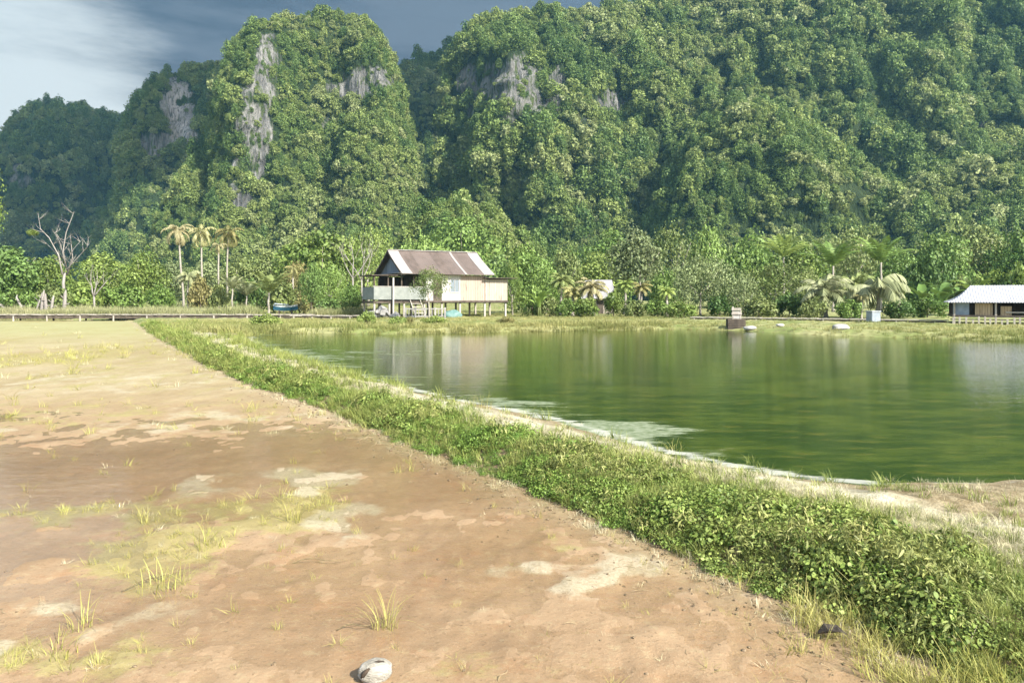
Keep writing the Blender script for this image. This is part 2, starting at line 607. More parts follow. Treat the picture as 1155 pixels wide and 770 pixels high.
# pale crumbly rim along the foot of the bank
nm = t.noise(1.5, 9, None, .78, (1.1, .45, 1))
base = t.mix(t.math('MULTIPLY', t.math('MULTIPLY', far, t.ramp(nm, .50, .62)), .75), base, (0.235, 0.21, 0.075))
base = t.mix(t.math('MULTIPLY', t.math('MULTIPLY', far, t.ramp(nm, .40, .30)), .6), base, (0.21, 0.145, 0.075))
rim = t.ramp(t.math('ADD', t.attr('wd'), t.math('MULTIPLY', t.math('SUBTRACT', n2, 0.5), 1.3)), -0.55, 0.05)
base = t.mix(t.math('MULTIPLY', rim, 0.7), base, (0.29, 0.23, 0.15))
# small clods, twigs and holes
base = t.mix(t.ramp(n3, 0.60, 0.70), base, (0.15, 0.10, 0.055))
base = t.mix(t.math('MULTIPLY', t.ramp(nv, 0.60, 0.72), 0.5), base, (0.36, 0.30, 0.20))
ng = t.noise(14.0, 6, None, 0.75, (0.8, 0.9, 1))
base = t.mix(t.math('MULTIPLY', t.ramp(ng, 0.54, 0.68), 0.55), base, (0.145, 0.098, 0.05))
base = t.mix(t.math('MULTIPLY', t.ramp(ng, 0.46, 0.34), 0.35), base, (0.33, 0.28, 0.16))
ht = t.math('ADD', t.math('MULTIPLY', n3, 0.6), t.math('ADD', n2, t.math('MULTIPLY', nv, 0.25)))
ro = t.ramp(wetm, 0.0, 1.0, 0.7, 0.42)
t.out(pr(t, base, ro, 0.25, t.bump(ht, 0.32, 0.03)))

# embankment soil
m_bund, t = newmat('bank_soil')
n1, n2, n3 = t.noise(1.6, 5), t.noise(9, 6, None, 0.65), t.noise(45, 3)
base = t.mix(t.ramp(n2, 0.35, 0.65), (0.13, 0.085, 0.05), (0.24, 0.17, 0.10))
top = t.ramp(t.math('ADD', t.attr('wd'), t.math('MULTIPLY', t.math('SUBTRACT', n1, 0.5), 0.6)), 0.35, 0.8)
base = t.mix(t.math('MULTIPLY', top, 0.6), base, (0.20, 0.22, 0.08))
dry = t.ramp(t.math('ADD', t.attr('pw'), t.math('MULTIPLY', t.math('SUBTRACT', n1, 0.5), 0.9)), 1.2, 1.75)
base = t.mix(t.math('MULTIPLY', dry, 0.85), base, t.mix(t.ramp(n2, 0.4, 0.6), (0.31, 0.28, 0.19), (0.42, 0.395, 0.30)))
flat = t.ramp(t.attr('pw'), 1.9, 2.5)
base = t.mix(flat, base, t.mix(t.ramp(n2, 0.42, 0.6), (0.15, 0.115, 0.06), (0.235, 0.19, 0.11)))
foam = t.ramp(t.math('ADD', t.attr('qd'), t.math('MULTIPLY', t.math('SUBTRACT', n2, 0.5), 1.1)), 0.16, 0.0)
base = t.mix(t.math('MULTIPLY', foam, t.ramp(n1, 0.42, 0.56)), base, (0.40, 0.39, 0.33))
base = t.mix(t.ramp(n3, 0.62, 0.72), base, (0.10, 0.07, 0.04))
t.out(pr(t, base, 0.85, 0.25, t.bump(t.math('ADD', n3, n2), 0.6, 0.03)))

# far bank meadow
m_meadow, t = newmat('meadow_soil')
n1, n2 = t.noise(0.35, 5), t.noise(3.5, 5)
base = t.mix(t.ramp(n1, 0.35, 0.65), (0.14, 0.17, 0.05), (0.25, 0.245, 0.11))
base = t.mix(t.ramp(n2, 0.5, 0.7), base, (0.12, 0.12, 0.05))
t.out(pr(t, base, 0.9, 0.2, t.bump(n2, 0.5, 0.1)))

m_bed, t = newmat('pond_bed')
t.out(pr(t, t.mix(t.noise(1.5, 4), (0.10, 0.10, 0.03), (0.17, 0.14, 0.06)), 0.9))

ground_piece('mud_field', 0, m_field)
ground_piece('earth_embankment_ground', 1, m_bund)
ground_piece('far_bank_ground', 2, m_meadow)
ground_piece('pond_bed_ground', 3, m_bed)

# thin film of clear water lying in the hollows of the field
m_film, t = newmat('shallow_water')
n1 = t.noise(5.0, 4, None, 0.6, (0.7, 1.5, 1))
n2 = t.noise(28.0, 3, None, 0.5)
nb = t.bump(t.math('ADD', n1, t.math('MULTIPLY', n2, 0.25)), 0.12, 0.03)
fr = t.n('ShaderNodeFresnel')
t.l(t.math('SUBTRACT', 1.33, t.math('MULTIPLY', t.n('ShaderNodeNewGeometry').outputs['Backfacing'], 1.33 - 1 / 1.33)), fr.inputs['IOR'])
t.l(nb, fr.inputs['Normal'])
gl = t.n('ShaderNodeBsdfGlossy')
gl.inputs['Roughness'].default_value = 0.06
t.l(nb, gl.inputs['Normal'])
tr = t.n('ShaderNodeBsdfTransparent')
tr.inputs['Color'].default_value = (0.985, 0.97, 0.94, 1)
mx = t.n('ShaderNodeMixShader')
t.l(fr.outputs[0], mx.inputs[0])
t.l(tr.outputs[0], mx.inputs[1])
t.l(gl.outputs[0], mx.inputs[2])
t.out(mx.outputs[0])
fx = [(-14, 1.2), (2.6, 1.2)] + [(p[0] + 0.15, p[1]) for p in LEFT_FOOT[:9]] + [(-14, 13)]
me = bpy.data.meshes.new('shallow_field_water')
me.from_pydata([(x, y, 0.005) for x, y in fx], [], [tuple(range(len(fx)))])
tag(link('shallow_field_water', me, None, m_film), kind='structure')

# pond water
m_pond, t = newmat('pond_water')
n0 = t.noise(0.22, 4, None, 0.6, (0.35, 1.0, 1))
n1 = t.noise(0.8, 6, None, 0.7, (0.55, 1.0, 1))
n2 = t.noise(3.2, 4, None, 0.6, (0.45, 1.3, 1))
n3 = t.noise(16.0, 3, None, 0.6, (0.6, 1.3, 1))
col = t.mix(t.ramp(t.math('ADD', t.math('MULTIPLY', n1, .6), t.math('MULTIPLY', n2, .4)), 0.42, 0.58), (0.015, 0.032, 0.004), (0.046, 0.066, 0.008))
col = t.mix(t.math('MULTIPLY', t.ramp(n2, 0.57, 0.68), 0.55), col, (0.085, 0.075, 0.012))
sc_n = t.math('ADD', t.math('MULTIPLY', t.math('SUBTRACT', n1, 0.5), 1.5), t.math('MULTIPLY', t.math('SUBTRACT', n2, 0.5), 1.5))
scum = t.ramp(t.math('ADD', t.attr('scum'), sc_n), 0.62, 0.95)
col = t.mix(scum, col, t.mix(t.ramp(n3, 0.4, 0.6), (0.095, 0.125, 0.058), (0.20, 0.225, 0.15)))
foam = t.math('MULTIPLY', t.ramp(t.math('ADD', t.attr('foam'), t.math('MULTIPLY', t.math('SUBTRACT', n2, 0.5), 2.6)), 0.55, 1.0), .75)
col = t.mix(foam, col, (0.38, 0.38, 0.33))
rough = t.ramp(t.math('MAXIMUM', scum, foam), 0.0, 1.0, 0.04, 0.6)
hb = t.math('ADD', t.math('MULTIPLY', n2, 1.0), t.math('MULTIPLY', n3, 0.35))
t.out(pr(t, col, rough, 0.5, t.bump(hb, 0.055, 0.10)))
for nd in m_pond.node_tree.nodes:
    if nd.type == 'BSDF_PRINCIPLED':
        nd.inputs['IOR'].default_value = 1.33
rows2 = np.exp(np.linspace(math.log(5.5), math.log(46), 260))
s2 = np.linspace(-0.62, 1.6, 420)
Y2, S2 = np.meshgrid(rows2, s2, indexing='ij')
wx, wy = (Y2 * S2).ravel(), Y2.ravel()
wq = sdf(POND, wx, wy)
ii = np.arange(len(wx)).reshape(len(rows2), len(s2))
qd = np.stack([ii[:-1, :-1], ii[:-1, 1:], ii[1:, 1:], ii[1:, :-1]], -1).reshape(-1, 4)
qd = qd[wq[qd].min(1) < 0.6]
u, inv = np.unique(qd, return_inverse=True)
EDGE = POND[1:11]
ed = np.full(wx.shape, 1e9)
for (ax, ay), (bx, by) in zip(EDGE[:-1], EDGE[1:]):
    ex, ey = bx - ax, by - ay
    h = np.clip(((wx - ax) * ex + (wy - ay) * ey) / (ex * ex + ey * ey), 0, 1)
    ed = np.minimum(ed, np.hypot(wx - ax - ex * h, wy - ay - ey * h))
scum = 0.72 * np.exp(-(ed / (0.45 + wy * 0.07)) ** 1.3)
scum = scum + 0.9 * np.exp(-(((wx - G(450, 398)[0]) / 4.2) ** 2 + ((wy - G(450, 398)[1]) / 3.5) ** 2)) * 0.5
scum = scum + 0.75 * np.exp(-(((wx - G(710, 485)[0]) / 1.1) ** 2 + ((wy - G(710, 485)[1]) / .7) ** 2))
scum = scum + 0.5 * np.exp(-(((wx - G(600, 455)[0]) / .9) ** 2 + ((wy - G(600, 455)[1]) / .5) ** 2))
foam = 1.15 * np.exp(-(ed / (0.13 + 0.004 * wy)) ** 1.5)
me = np_mesh('pond_water', np.stack([wx, wy, np.full(wx.shape, 0.012)], -1)[u], inv.reshape(-1, 4), True, {'scum': scum[u], 'foam': foam[u]})
tag(link('pond_water', me, None, m_pond), kind='structure')

# ------------------------------------------------------------------ hills
m_hill, t = newmat('karst_hillside')
pos = t.geo()
st = t.noise(0.34, 6, pos, 0.65, (1.0, 0.6, 0.10))
st2 = t.noise(0.09, 5, pos, 0.6, (1, 1, 0.35))
st3 = t.noise(0.9, 4, pos, 0.6, (1, 1, 0.25))
rock = t.mix(t.ramp(st, 0.35, 0.62), (0.035, 0.037, 0.04), (0.225, 0.22, 0.205))
rock = t.mix(t.ramp(st2, 0.45, 0.65), rock, (0.17, 0.165, 0.15))
rock = t.mix(t.math('MULTIPLY', t.ramp(st3, 0.55, 0.66), 0.8), rock, (0.05, 0.055, 0.05))
rock = t.mix(t.ramp(t.noise(.5, 5, pos, .65, (1, 1, .22)), .50, .60), rock, (0.055, 0.075, 0.025))
rock = t.mix(t.math('MULTIPLY', t.attr('sunlit'), t.ramp(st3, .3, .6)), rock, (0.50, 0.46, 0.43))  # sunlight on the bare rock, painted in as a paler colour
grn = t.mix(t.ramp(st2, 0.4, 0.6), (0.016, 0.030, 0.008), (0.032, 0.05, 0.014))
rm = t.ramp(t.math('ADD', t.attr('rock'), t.math('MULTIPLY', t.math('SUBTRACT', st3, 0.5), 0.9)), 0.35, 0.6)
t.out(pr(t, t.mix(rm, grn, rock), 0.9, 0.2, t.bump(t.math('ADD', st, t.math('MULTIPLY', st3, 0.6)), 1.0, 5.0)))

FOREST = []          # (points, crown radius)


def hill(name, sky, D, front, back=60, rocks=(), seed=0, rib=7.0, lump=5.0, prof=None, crown=2.6, dens=1.0, lower=6):
    sky = np.array(sky, float)
    sky[:, 1] += lower
    seg = np.hypot(np.diff(sky[:, 0]), np.diff(sky[:, 1]))
    arc = np.concatenate([[0], np.cumsum(seg)])
    ns = int(arc[-1] / 2.6)
    s = np.linspace(0, arc[-1], ns)
    px, py = np.interp(s, arc, sky[:, 0]), np.interp(s, arc, sky[:, 1])
    k = np.array([.25, .5, .25])
    for _ in range(3):
        py[1:-1] = np.convolve(py, k, 'valid')
        px[1:-1] = np.convolve(px, k, 'valid')
    Dr = np.interp(px, *D) if isinstance(D, tuple) else np.full(ns, float(D))
    Fd = np.interp(px, *front) if isinstance(front, tuple) else np.full(ns, float(front))
    X = (px - CX) / F * Dr
    H = np.maximum(CH + (HY - py) / F * Dr, 0.5)
    Hm = np.max(H)
    fd = Fd * (0.25 + 0.75 * np.sqrt(np.clip(H / Hm * 1.15, 0, 1)))
    pr_ = prof or ([0, .38, .55, .72, 1.0], [0, .30, .66, .89, 1.0])
    nt = 120
    tt = np.concatenate([np.linspace(0, 1, nt), np.linspace(1.02, 2, 16)])
    T, I = np.meshgrid(tt, np.arange(ns), indexing='ij')
    # even spacing along the profile
    pa = np.concatenate([[0], np.cumsum(np.hypot(np.diff(pr_[0]) * 0.6, np.diff(pr_[1])))])
    pa /= pa[-1]
    tf = np.interp(np.clip(T, 0, 1), pa, pr_[0])
    zf = np.interp(np.clip(T, 0, 1), pa, pr_[1])
    tb = np.clip(T - 1, 0, 1)
    Y = Dr[I] - fd[I] * (1 - tf) + back * tb
    Z = H[I] * zf * (1 - tb ** 1.6 * 0.7)
    Xg = X[I] * (Y / Dr[I]) ** 0.35 * 1.0
    # buttresses and lumps, fading to nothing on the skyline and at the foot
    fade = np.sin(np.pi * np.clip(T, 0, 1) ** 0.9) ** 0.6
    ribn = fbm(Xg / 26 + seed, Z / 95, seed * 3.1, 3, seed)
    lumpn = fbm(Xg / 13, Z / 13, Y / 13, 3, seed + 5)
    Y = Y - fade * (rib * ribn * np.clip(H[I] / 60, .3, 1.2) + lump * 0.5 * lumpn)
    Z = Z + fade * lump * 0.55 * fbm(Xg / 17, Z / 17, Y / 17, 3, seed + 9)
    Z = np.where(T > 1, np.minimum(Z, H[I]), Z)
    V = np.stack([Xg, Y, Z - 0.6], -1).reshape(-1, 3)
    ppx = CX + F * V[:, 0] / V[:, 1]
    ppy = HY - F * (V[:, 2] - CH) / V[:, 1]
    rk = np.zeros(len(V))
    sc_ = np.zeros(len(V))
    for (rx, ry, rw, rh, amp) in rocks:
        if amp > 1.2:  # strongest rock patches also get the painted sunlight
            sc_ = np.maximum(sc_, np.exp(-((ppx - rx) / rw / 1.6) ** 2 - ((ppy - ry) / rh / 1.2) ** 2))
        rk = np.maximum(rk, amp * np.exp(-(((ppx - rx) / rw / 1.75) ** 2 + ((ppy - ry) / rh / 1.25) ** 2) ** 1.6))
    rk = rk * (1 + 0.9 * fbm(V[:, 0] / 5, V[:, 2] / 9, V[:, 1] / 9, 3, seed + 31))
    rk[(T > 1.02).ravel()] = 0
    ii = np.arange(len(V)).reshape(len(tt), ns)
    q = np.stack([ii[:-1, :-1], ii[:-1, 1:], ii[1:, 1:], ii[1:, :-1]], -1).reshape(-1, 4)
    me = np_mesh(name, V, q, True, {'rock': rk, 'sunlit': sc_})
    o = tag(link(name, me, None, m_hill), kind='structure')
    # crowns, evenly by area
    keep = (T.reshape(-1)[q[:, 0]] < 1.25) & (np.abs(ppx[q[:, 0]] - 577) < 760)
    qk = q[keep]
    A = np.linalg.norm(np.cross(V[qk[:, 1]] - V[qk[:, 0]], V[qk[:, 3]] - V[qk[:, 0]]), axis=1)
    rng = np.random.default_rng(seed + 77)
    n = int(A.sum() / (crown * crown * 1.05) * dens)
    f = rng.choice(len(qk), n, p=A / A.sum())
    uu, vv = rng.random((n, 1)), rng.random((n, 1))
    c = V[qk[f]]
    P = (c[:, 0] * (1 - uu) + c[:, 1] * uu) * (1 - vv) + (c[:, 3] * (1 - uu) + c[:, 2] * uu) * vv
    rr = rk[qk[f, 0]]
    ok = (rr < 0.33 + 0.25 * rng.random(n)) | (rng.random(n) < .16)
    P = P[ok]
    rr = rr[ok]
    r = np.where(rr > .4, .5, 1) * crown * np.exp(rng.normal(0, 0.42, len(P))) * (0.85 + 0.35 * vnoise(P[:, 0] / 30, P[:, 2] / 30, P[:, 1] / 30, seed + 3))
    FOREST.append((P, np.clip(r, crown * 0.4, crown * 2.2)))
    return o


hill('far_hill', [(-160, 300), (-140, 240), (-80, 200), (-25, 188), (0, 162), (22, 148), (35, 122), (50, 116), (65, 117), (76, 124), (95, 121), (120, 126), (140, 131), (165, 138), (200, 150), (240, 200), (270, 300)],
     650, 150, 90, rocks=[(95, 185, 16, 30, .42), (30, 200, 18, 30, .38)], seed=3, rib=24, lump=12, crown=4.2, lower=4)
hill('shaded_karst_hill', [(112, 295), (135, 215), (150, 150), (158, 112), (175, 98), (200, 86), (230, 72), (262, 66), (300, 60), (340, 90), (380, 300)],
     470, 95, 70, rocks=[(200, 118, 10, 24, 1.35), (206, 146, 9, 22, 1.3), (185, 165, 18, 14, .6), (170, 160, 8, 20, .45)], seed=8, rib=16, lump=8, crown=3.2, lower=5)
hill('valley_hill', [(370, 300), (400, 160), (430, 100), (445, 72), (470, 64), (490, 57), (520, 54), (560, 90), (610, 300)], 500, 90, 70, seed=12, rib=10, lump=7, crown=3.2, lower=5)
hill('karst_tower_hill', [(184, 290), (194, 240), (203, 207), (222, 188), (242, 142), (256, 100), (267, 64), (280, 42), (294, 28), (320, 18), (350, 12), (375, 9), (400, 13), (420, 22), (432, 38), (438, 60), (448, 90), (456, 120), (465, 150), (468, 200), (476, 250), (486, 290)],
     330, 66, 60, rocks=[(298, 72, 12, 22, .6), (291, 108, 12, 24, .8), (284, 150, 13, 26, 1.0), (279, 190, 12, 24, 1.0), (274, 222, 8, 14, .9), (411, 95, 24, 16, .85), (385, 86, 14, 8, .55), (366, 150, 7, 20, .55), (300, 45, 10, 10, .35), (330, 60, 16, 8, .3)],
     seed=21, rib=11, lump=7, dens=1.1, crown=2.2, lower=5)
hill('forested_ridge_hill', [(478, 292), (488, 245), (496, 185), (499, 130), (503, 90), (511, 60), (521, 38), (536, 20), (560, 12), (600, 6), (650, 8), (690, 5), (720, 2), (760, -8), (820, -40), (900, -90), (1000, -140), (1100, -170), (1250, -190), (1400, -150), (1500, 100), (1560, 290)],
     ([470, 700, 1000, 1500], [345, 370, 450, 470]), ([470, 560, 700, 1000, 1500], [70, 95, 125, 205, 215]), 80,
     rocks=[(556, 100, 26, 24, 1.0), (596, 106, 24, 36, .95), (575, 95, 34, 14, .9), (540, 120, 12, 26, .8), (546, 146, 10, 14, .7), (690, 122, 15, 18, .9), (656, 132, 7, 14, .7), (1104, 143, 16, 10, .5), (1050, 60, 6, 18, .3)], seed=34, rib=20, lump=15, dens=1.3,
     prof=([0, .3, .55, .75, 1.0], [0, .30, .58, .80, 1.0]), crown=3.2, lower=6)
hill('forested_spur_hill', [(715, 295), (742, 240), (758, 203), (785, 152), (805, 122), (830, 111), (855, 115), (880, 127), (905, 143), (945, 168), (975, 196), (1000, 235), (1035, 295)],
     285, 58, 50, seed=41, rib=7, lump=6, dens=1.3, crown=3.0, lower=8)
hill('low_mound_hill', [(430, 305), (465, 268), (488, 240), (520, 228), (550, 236), (575, 258), (605, 280), (650, 305)], 205, 34, 40, seed=47, rib=3, lump=3, crown=2.3, lower=6)
hill('right_foothill', [(930, 305), (985, 232), (1040, 196), (1100, 180), (1160, 165), (1230, 170), (1380, 295)], 270, 62, 50, seed=53, rib=8, lump=7, dens=1.3, crown=3.0, lower=6)

m_forest = [leafmat('forest_leaves', (0.13, 0.195, 0.045), (0.185, 0.245, 0.062), (0.215, 0.245, 0.08), 0.38, 0.035),
            leafmat('forest_dark_leaves', (0.08, 0.145, 0.036), (0.12, 0.185, 0.046), (0.15, 0.20, 0.055), 0.35, 0.05),
            leafmat('forest_light_leaves', (0.18, 0.235, 0.06), (0.24, 0.28, 0.09), (0.24, 0.26, 0.13), 0.35, 0.05)]
fprotos = []
for i in range(9):
    k = i // 3
    fprotos.append(proto('forest_crown', crown_mesh('forest_crown', (1000, 1100, 900)[k], (9, 13, 6)[k] + i % 3, (.135, .115, .15)[k], 300 + i, flat=(.85, 1.15, .65)[k], spread=(.64, .5, .75)[k], ragged=(.25, .3, .4)[k]), m_forest[k]))
FP = np.concatenate([a for a, b in FOREST])
FR = np.concatenate([b for a, b in FOREST])
nF = len(FP)
rot = np.stack([RNG.normal(0, .15, nF), RNG.normal(0, .15, nF), RNG.uniform(0, 6.28, nF)], -1)
scl = np.stack([FR, FR, FR * RNG.uniform(0.8, 1.35, nF)], -1)
FP[:, 2] -= FR * 0.35
spn = fbm(FP[:, 0] / 26, FP[:, 2] / 20, FP[:, 1] / 26, 3, 88) + RNG.normal(0, .45, nF)
fpid = np.where(spn > .45, 6, np.where(spn < -.25, 3, 0)) + RNG.integers(0, 3, nF)
scatter('hillside_forest', FP, rot, scl, fprotos, 8 - fpid, label='dense green forest covering the limestone hills')
print('forest crowns', nF)

# unseen cloud added to shade the hills on the left (above the picture)
cm = bpy.data.meshes.new('shade_cloud')
bm = bmesh.new()
bmesh.ops.create_icosphere(bm, subdivisions=5, radius=1)
for v in bm.verts:
    c = v.co
    k = 1 + 0.28 * float(fbm(c.x * 2.2, c.y * 2.2, c.z * 2.2, 4, 61))
    v.co = Vector((c.x * 250 * k, c.y * 190 * k, c.z * 42 * k if c.z > 0 else c.z * 14))
bm.to_mesh(cm)
bm.free()
cm.polygons.foreach_set('use_smooth', [True] * len(cm.polygons))
m_cloud, t = newmat('cloud')
t.out(pr(t, t.mix(t.noise(0.02, 4), (0.78, 0.79, 0.82), (0.85, 0.85, 0.86)), 1.0, 0.0))
SH = 430
def over(x, y, z):
    k = (SH - z) / sd.z
    return (x + sd.x * k, y + sd.y * k, SH)
cobj = tag(link('shade_cloud', cm, None, m_cloud), kind='structure')
cobj.location = over(-320, 600, 60)
cobj.rotation_euler.z = R(10)

# ------------------------------------------------------------------ ground cover
def tuft_mesh(name, n, h, spread, wid, droop, seed, segs=3):
    rng = np.random.default_rng(seed)
    V, Fq, T = [], [], []
    for i in range(n):
        a = rng.uniform(0, 6.283)
        r = spread * math.sqrt(rng.random())
        b = np.array([r * math.cos(a), r * math.sin(a), -0.01])
        out = np.array([math.cos(a + rng.normal(0, .8)), math.sin(a + rng.normal(0, .8)), 0])
        side = np.cross(out, (0, 0, 1))
        hh = h * rng.uniform(0.45, 1.1)
        dr = droop * rng.uniform(0.3, 1.3)
        base = len(V)
        for k in range(segs + 1):
            u = k / segs
            p = b + np.array([0, 0, hh * (u - 0.35 * dr * u * u)]) + out * hh * dr * u * u * 0.75
            w = wid * (1 - u) ** 0.7 * 0.5 + 0.0006
            V += [p - side * w, p + side * w]
        for k in range(segs):
            j = base + 2 * k
            Fq.append((j, j + 1, j + 3, j + 2))
            T.append(i)
    tn = rng.random(n)
    return np_mesh(name, np.array(V), np.array(Fq), tint=tn[T])


def sprig_mesh(name, nl, rad, hgt, leaf, aspect, seed):
    rng = np.random.default_rng(seed)
    a = rng.uniform(0, 6.283, nl)
    u = rng.random(nl)
    r = rad * np.sqrt(rng.random(nl)) * (0.5 + 0.5 * u)
    C = np.stack([r * np.cos(a), r * np.sin(a), hgt * u ** 0.7 * (1 - 0.35 * (r / rad) ** 2)], -1)
    N = np.stack([np.cos(a) * 0.45, np.sin(a) * 0.45, np.ones(nl)], -1) + rng.normal(size=(nl, 3)) * 0.35
    td = np.stack([np.cos(a), np.sin(a), np.full(nl, -0.1)], -1)
    sz = leaf * rng.uniform(0.55, 1.3, nl)
    V, Fq = leaves6(C, N, sz, sz * aspect, td, rng)
    # stems
    SV, SF = [], []
    for k in range(5):
        aa = rng.uniform(0, 6.283)
        e = np.array([math.cos(aa) * rad * .6, math.sin(aa) * rad * .6, hgt * .8])
        sd_ = np.array([-math.sin(aa), math.cos(aa), 0]) * 0.0025
        b = len(V) + len(SV)
        SV += [-sd_, sd_, e * .5 + sd_, e + sd_ * .5, e - sd_ * .5, e * .5 - sd_]
        SF.append((b, b + 1, b + 2, b + 3, b + 4, b + 5))
    return np_mesh(name, np.concatenate([V, SV]), np.concatenate([Fq, SF]), tint=np.concatenate([rng.random(nl), np.full(5, .2)]))


m_creeper = leafmat('creeper_leaves', (0.11, 0.18, 0.028), (0.18, 0.245, 0.05), (0.24, 0.265, 0.08), 0.25, 1.3, 0.3)
m_lush = leafmat('lush_leaves', (0.085, 0.17, 0.026), (0.145, 0.235, 0.042), (0.19, 0.255, 0.052), 0.25, 1.1, 0.3)
m_grass = leafmat('green_grass', (0.14, 0.20, 0.038), (0.22, 0.26, 0.065), (0.28, 0.275, 0.09), 0.3, 0.8)
m_dry = leafmat('dry_grass', (0.40, 0.355, 0.23), (0.52, 0.47, 0.34), (0.40, 0.375, 0.20), 0.25, 1.0)
m_ygrass = leafmat('yellow_green_grass', (0.30, 0.285, 0.07), (0.38, 0.34, 0.12), (0.26, 0.275, 0.07), 0.3, 1.0)
m_medge = leafmat('meadow_grass', (0.15, 0.19, 0.045), (0.27, 0.27, 0.095), (0.31, 0.27, 0.12), 0.3, 0.12)

spr = [proto('creeper_sprig', sprig_mesh('creeper_sprig', 64, .13, .11, .027, .78, 500 + i), m_creeper) for i in range(3)] + \
      [proto('lush_sprig', sprig_mesh('lush_sprig', 74, .12, .12, .025, .5, 510 + i), m_lush) for i in range(3)]
m_weed = leafmat('weed_leaves', (.17, .225, .05), (.23, .25, .07), (.27, .25, .10), .3, 1.0, .3)
spr += [proto('weed_sprig', sprig_mesh('weed_sprig', 44, .10, .21, .046, .26, 515 + i), m_weed) for i in range(3)]
gt = [proto('green_tuft', tuft_mesh('green_tuft', 34, .16, .08, .005, .8, 520 + i), m_grass) for i in range(3)]
dt = [proto('dry_tuft', tuft_mesh('dry_tuft', 34, .13, .09, .0035, 1.0, 530 + i), m_dry) for i in range(3)]
yt = [proto('pond_edge_tuft', tuft_mesh('pond_edge_tuft', 22, .22, .07, .0036, .8, 540 + i), m_ygrass) for i in range(3)]
mt = [proto('meadow_tuft', tuft_mesh('meadow_tuft', 44, .30, .32, .018, .6, 550 + i, 2), m_medge) for i in range(4)]


def candidates(n, y0, y1, s0, s1, seed):
    rng = np.random.default_rng(seed)
    y = y0 * np.exp(rng.random(n) * math.log(y1 / y0))
    x = y * rng.uniform(s0, s1, n)
    return x, y, rng


def spread(name, x, y, h, rng, protos, size, label, tilt=.15, squash=(0.8, 1.25), pid=None):
    n = len(x)
    rot = np.stack([rng.normal(0, tilt, n), rng.normal(0, tilt, n), rng.uniform(0, 6.283, n)], -1)
    sc_ = size * rng.uniform(0.65, 1.35, n)
    scl = np.stack([sc_, sc_, sc_ * rng.uniform(*squash, n)], -1)
    return scatter(name, np.stack([x, y, h - 0.015], -1), rot, scl, protos, pid, label)


# leafy cover of the embankment
x, y, rng = candidates(260000, 2.4, 48, -.75, 1.1, 1)
h, w, q, *_ = ground_data(x, y)
pn = fbm(x * 0.8, y * 0.8, 0, 3, 71)
ok = (w > -0.03 + .13 * fbm(x * 3.3, y * 3.3, 0, 3, 74)) & (w < leafy_width(y) - .05 + 0.3 * pn) & (q > 0.25) & (y < 46) & (rng.random(len(x)) < np.where(w < leafy_width(y) - .1, .95, .3) * (1 - .6 * sstep(12, 22, y)))
ok &= rng.random(len(x)) < np.where(pn < -.35, .22, 1) * np.where(w > leafy_width(y) - .35, .55, 1)
x, y, h, w, q = x[ok], y[ok], h[ok], w[ok], q[ok]
far_k = np.clip(y / 7.5, 1, 3.5) ** 0.5
bush = .88 + 0.6 * np.clip(fbm(x * 1.4, y * 1.4, 0, 3, 73), -0.6, .55) * np.clip(1.4 - y / 30, .4, 1)
pid = np.where(fbm(x * 0.55, y * 0.55, 0, 3, 77) + rng.normal(0, .25, len(x)) > 0.0, rng.integers(0, 3, len(x)), rng.integers(3, 6, len(x)))
pid = np.where(rng.random(len(x)) < .05 + .30 * (fbm(x * 1.2, y * 1.2, 0, 3, 78) > .35), rng.integers(6, 9, len(x)), pid)
spread('embankment_foliage', x, y, h, rng, spr, far_k * bush * np.where(w < .12, .6, .74), 'low leafy creepers covering the earth embankment', .22, (.8, 1.5), 8 - pid)
print('leaf sprigs', len(x))
# green grass through and behind the creepers
x, y, rng = candidates(130000, 2.4, 50, -.75, 1.1, 2)
h, w, q, *_ = ground_data(x, y)
pn = fbm(x * 0.9, y * 0.9, 0, 3, 81)
ok = (w > 0.0) & (w < 3.2) & (q > 0.1) & (y < 48) & (rng.random(len(x)) < np.where(w < leafy_width(y), .22 + .3 * (pn > .3) + .5 * sstep(12, 20, y), np.where(w < leafy_width(y) + .5, .10, .12 + .22 * (pn > .1))) * np.where((w > leafy_width(y) + .4) & (y < 14), .12, 1))
x, y, h = x[ok], y[ok], h[ok]
spread('embankment_grass', x, y, h, rng, gt, np.clip(y / 7.5, 1, 4) ** .55 * np.where(y < 7, .68, .85), 'bright green grass growing along the embankment')
# dry pale grass of the trodden path and along both edges
x, y, rng = candidates(110000, 2.2, 46, -.75, 1.15, 3)
h, w, q, *_ = ground_data(x, y)
pn = fbm(x * 1.4, y * 1.4, 0, 3, 91)
ok = (q > 0.02) & (rng.random(len(x)) < np.where((w > leafy_width(y) - .1) & (w < leafy_width(y) + .65), .85, np.where((w >= leafy_width(y) + .65) & (w < 4), .04 + .12 * (pn > .25), np.where((w > -.30) & (w < .08), .13, 0.02 * (w > 0)))))
ok &= (w < 4.5)
x, y, h = x[ok], y[ok], h[ok]
spread('dry_path_grass', x, y, h, rng, dt, np.clip(y / 7.5, 1, 4) ** .5 * .55, 'pale dry grass of the trodden path on the embankment', .2, (.6, 1.1))
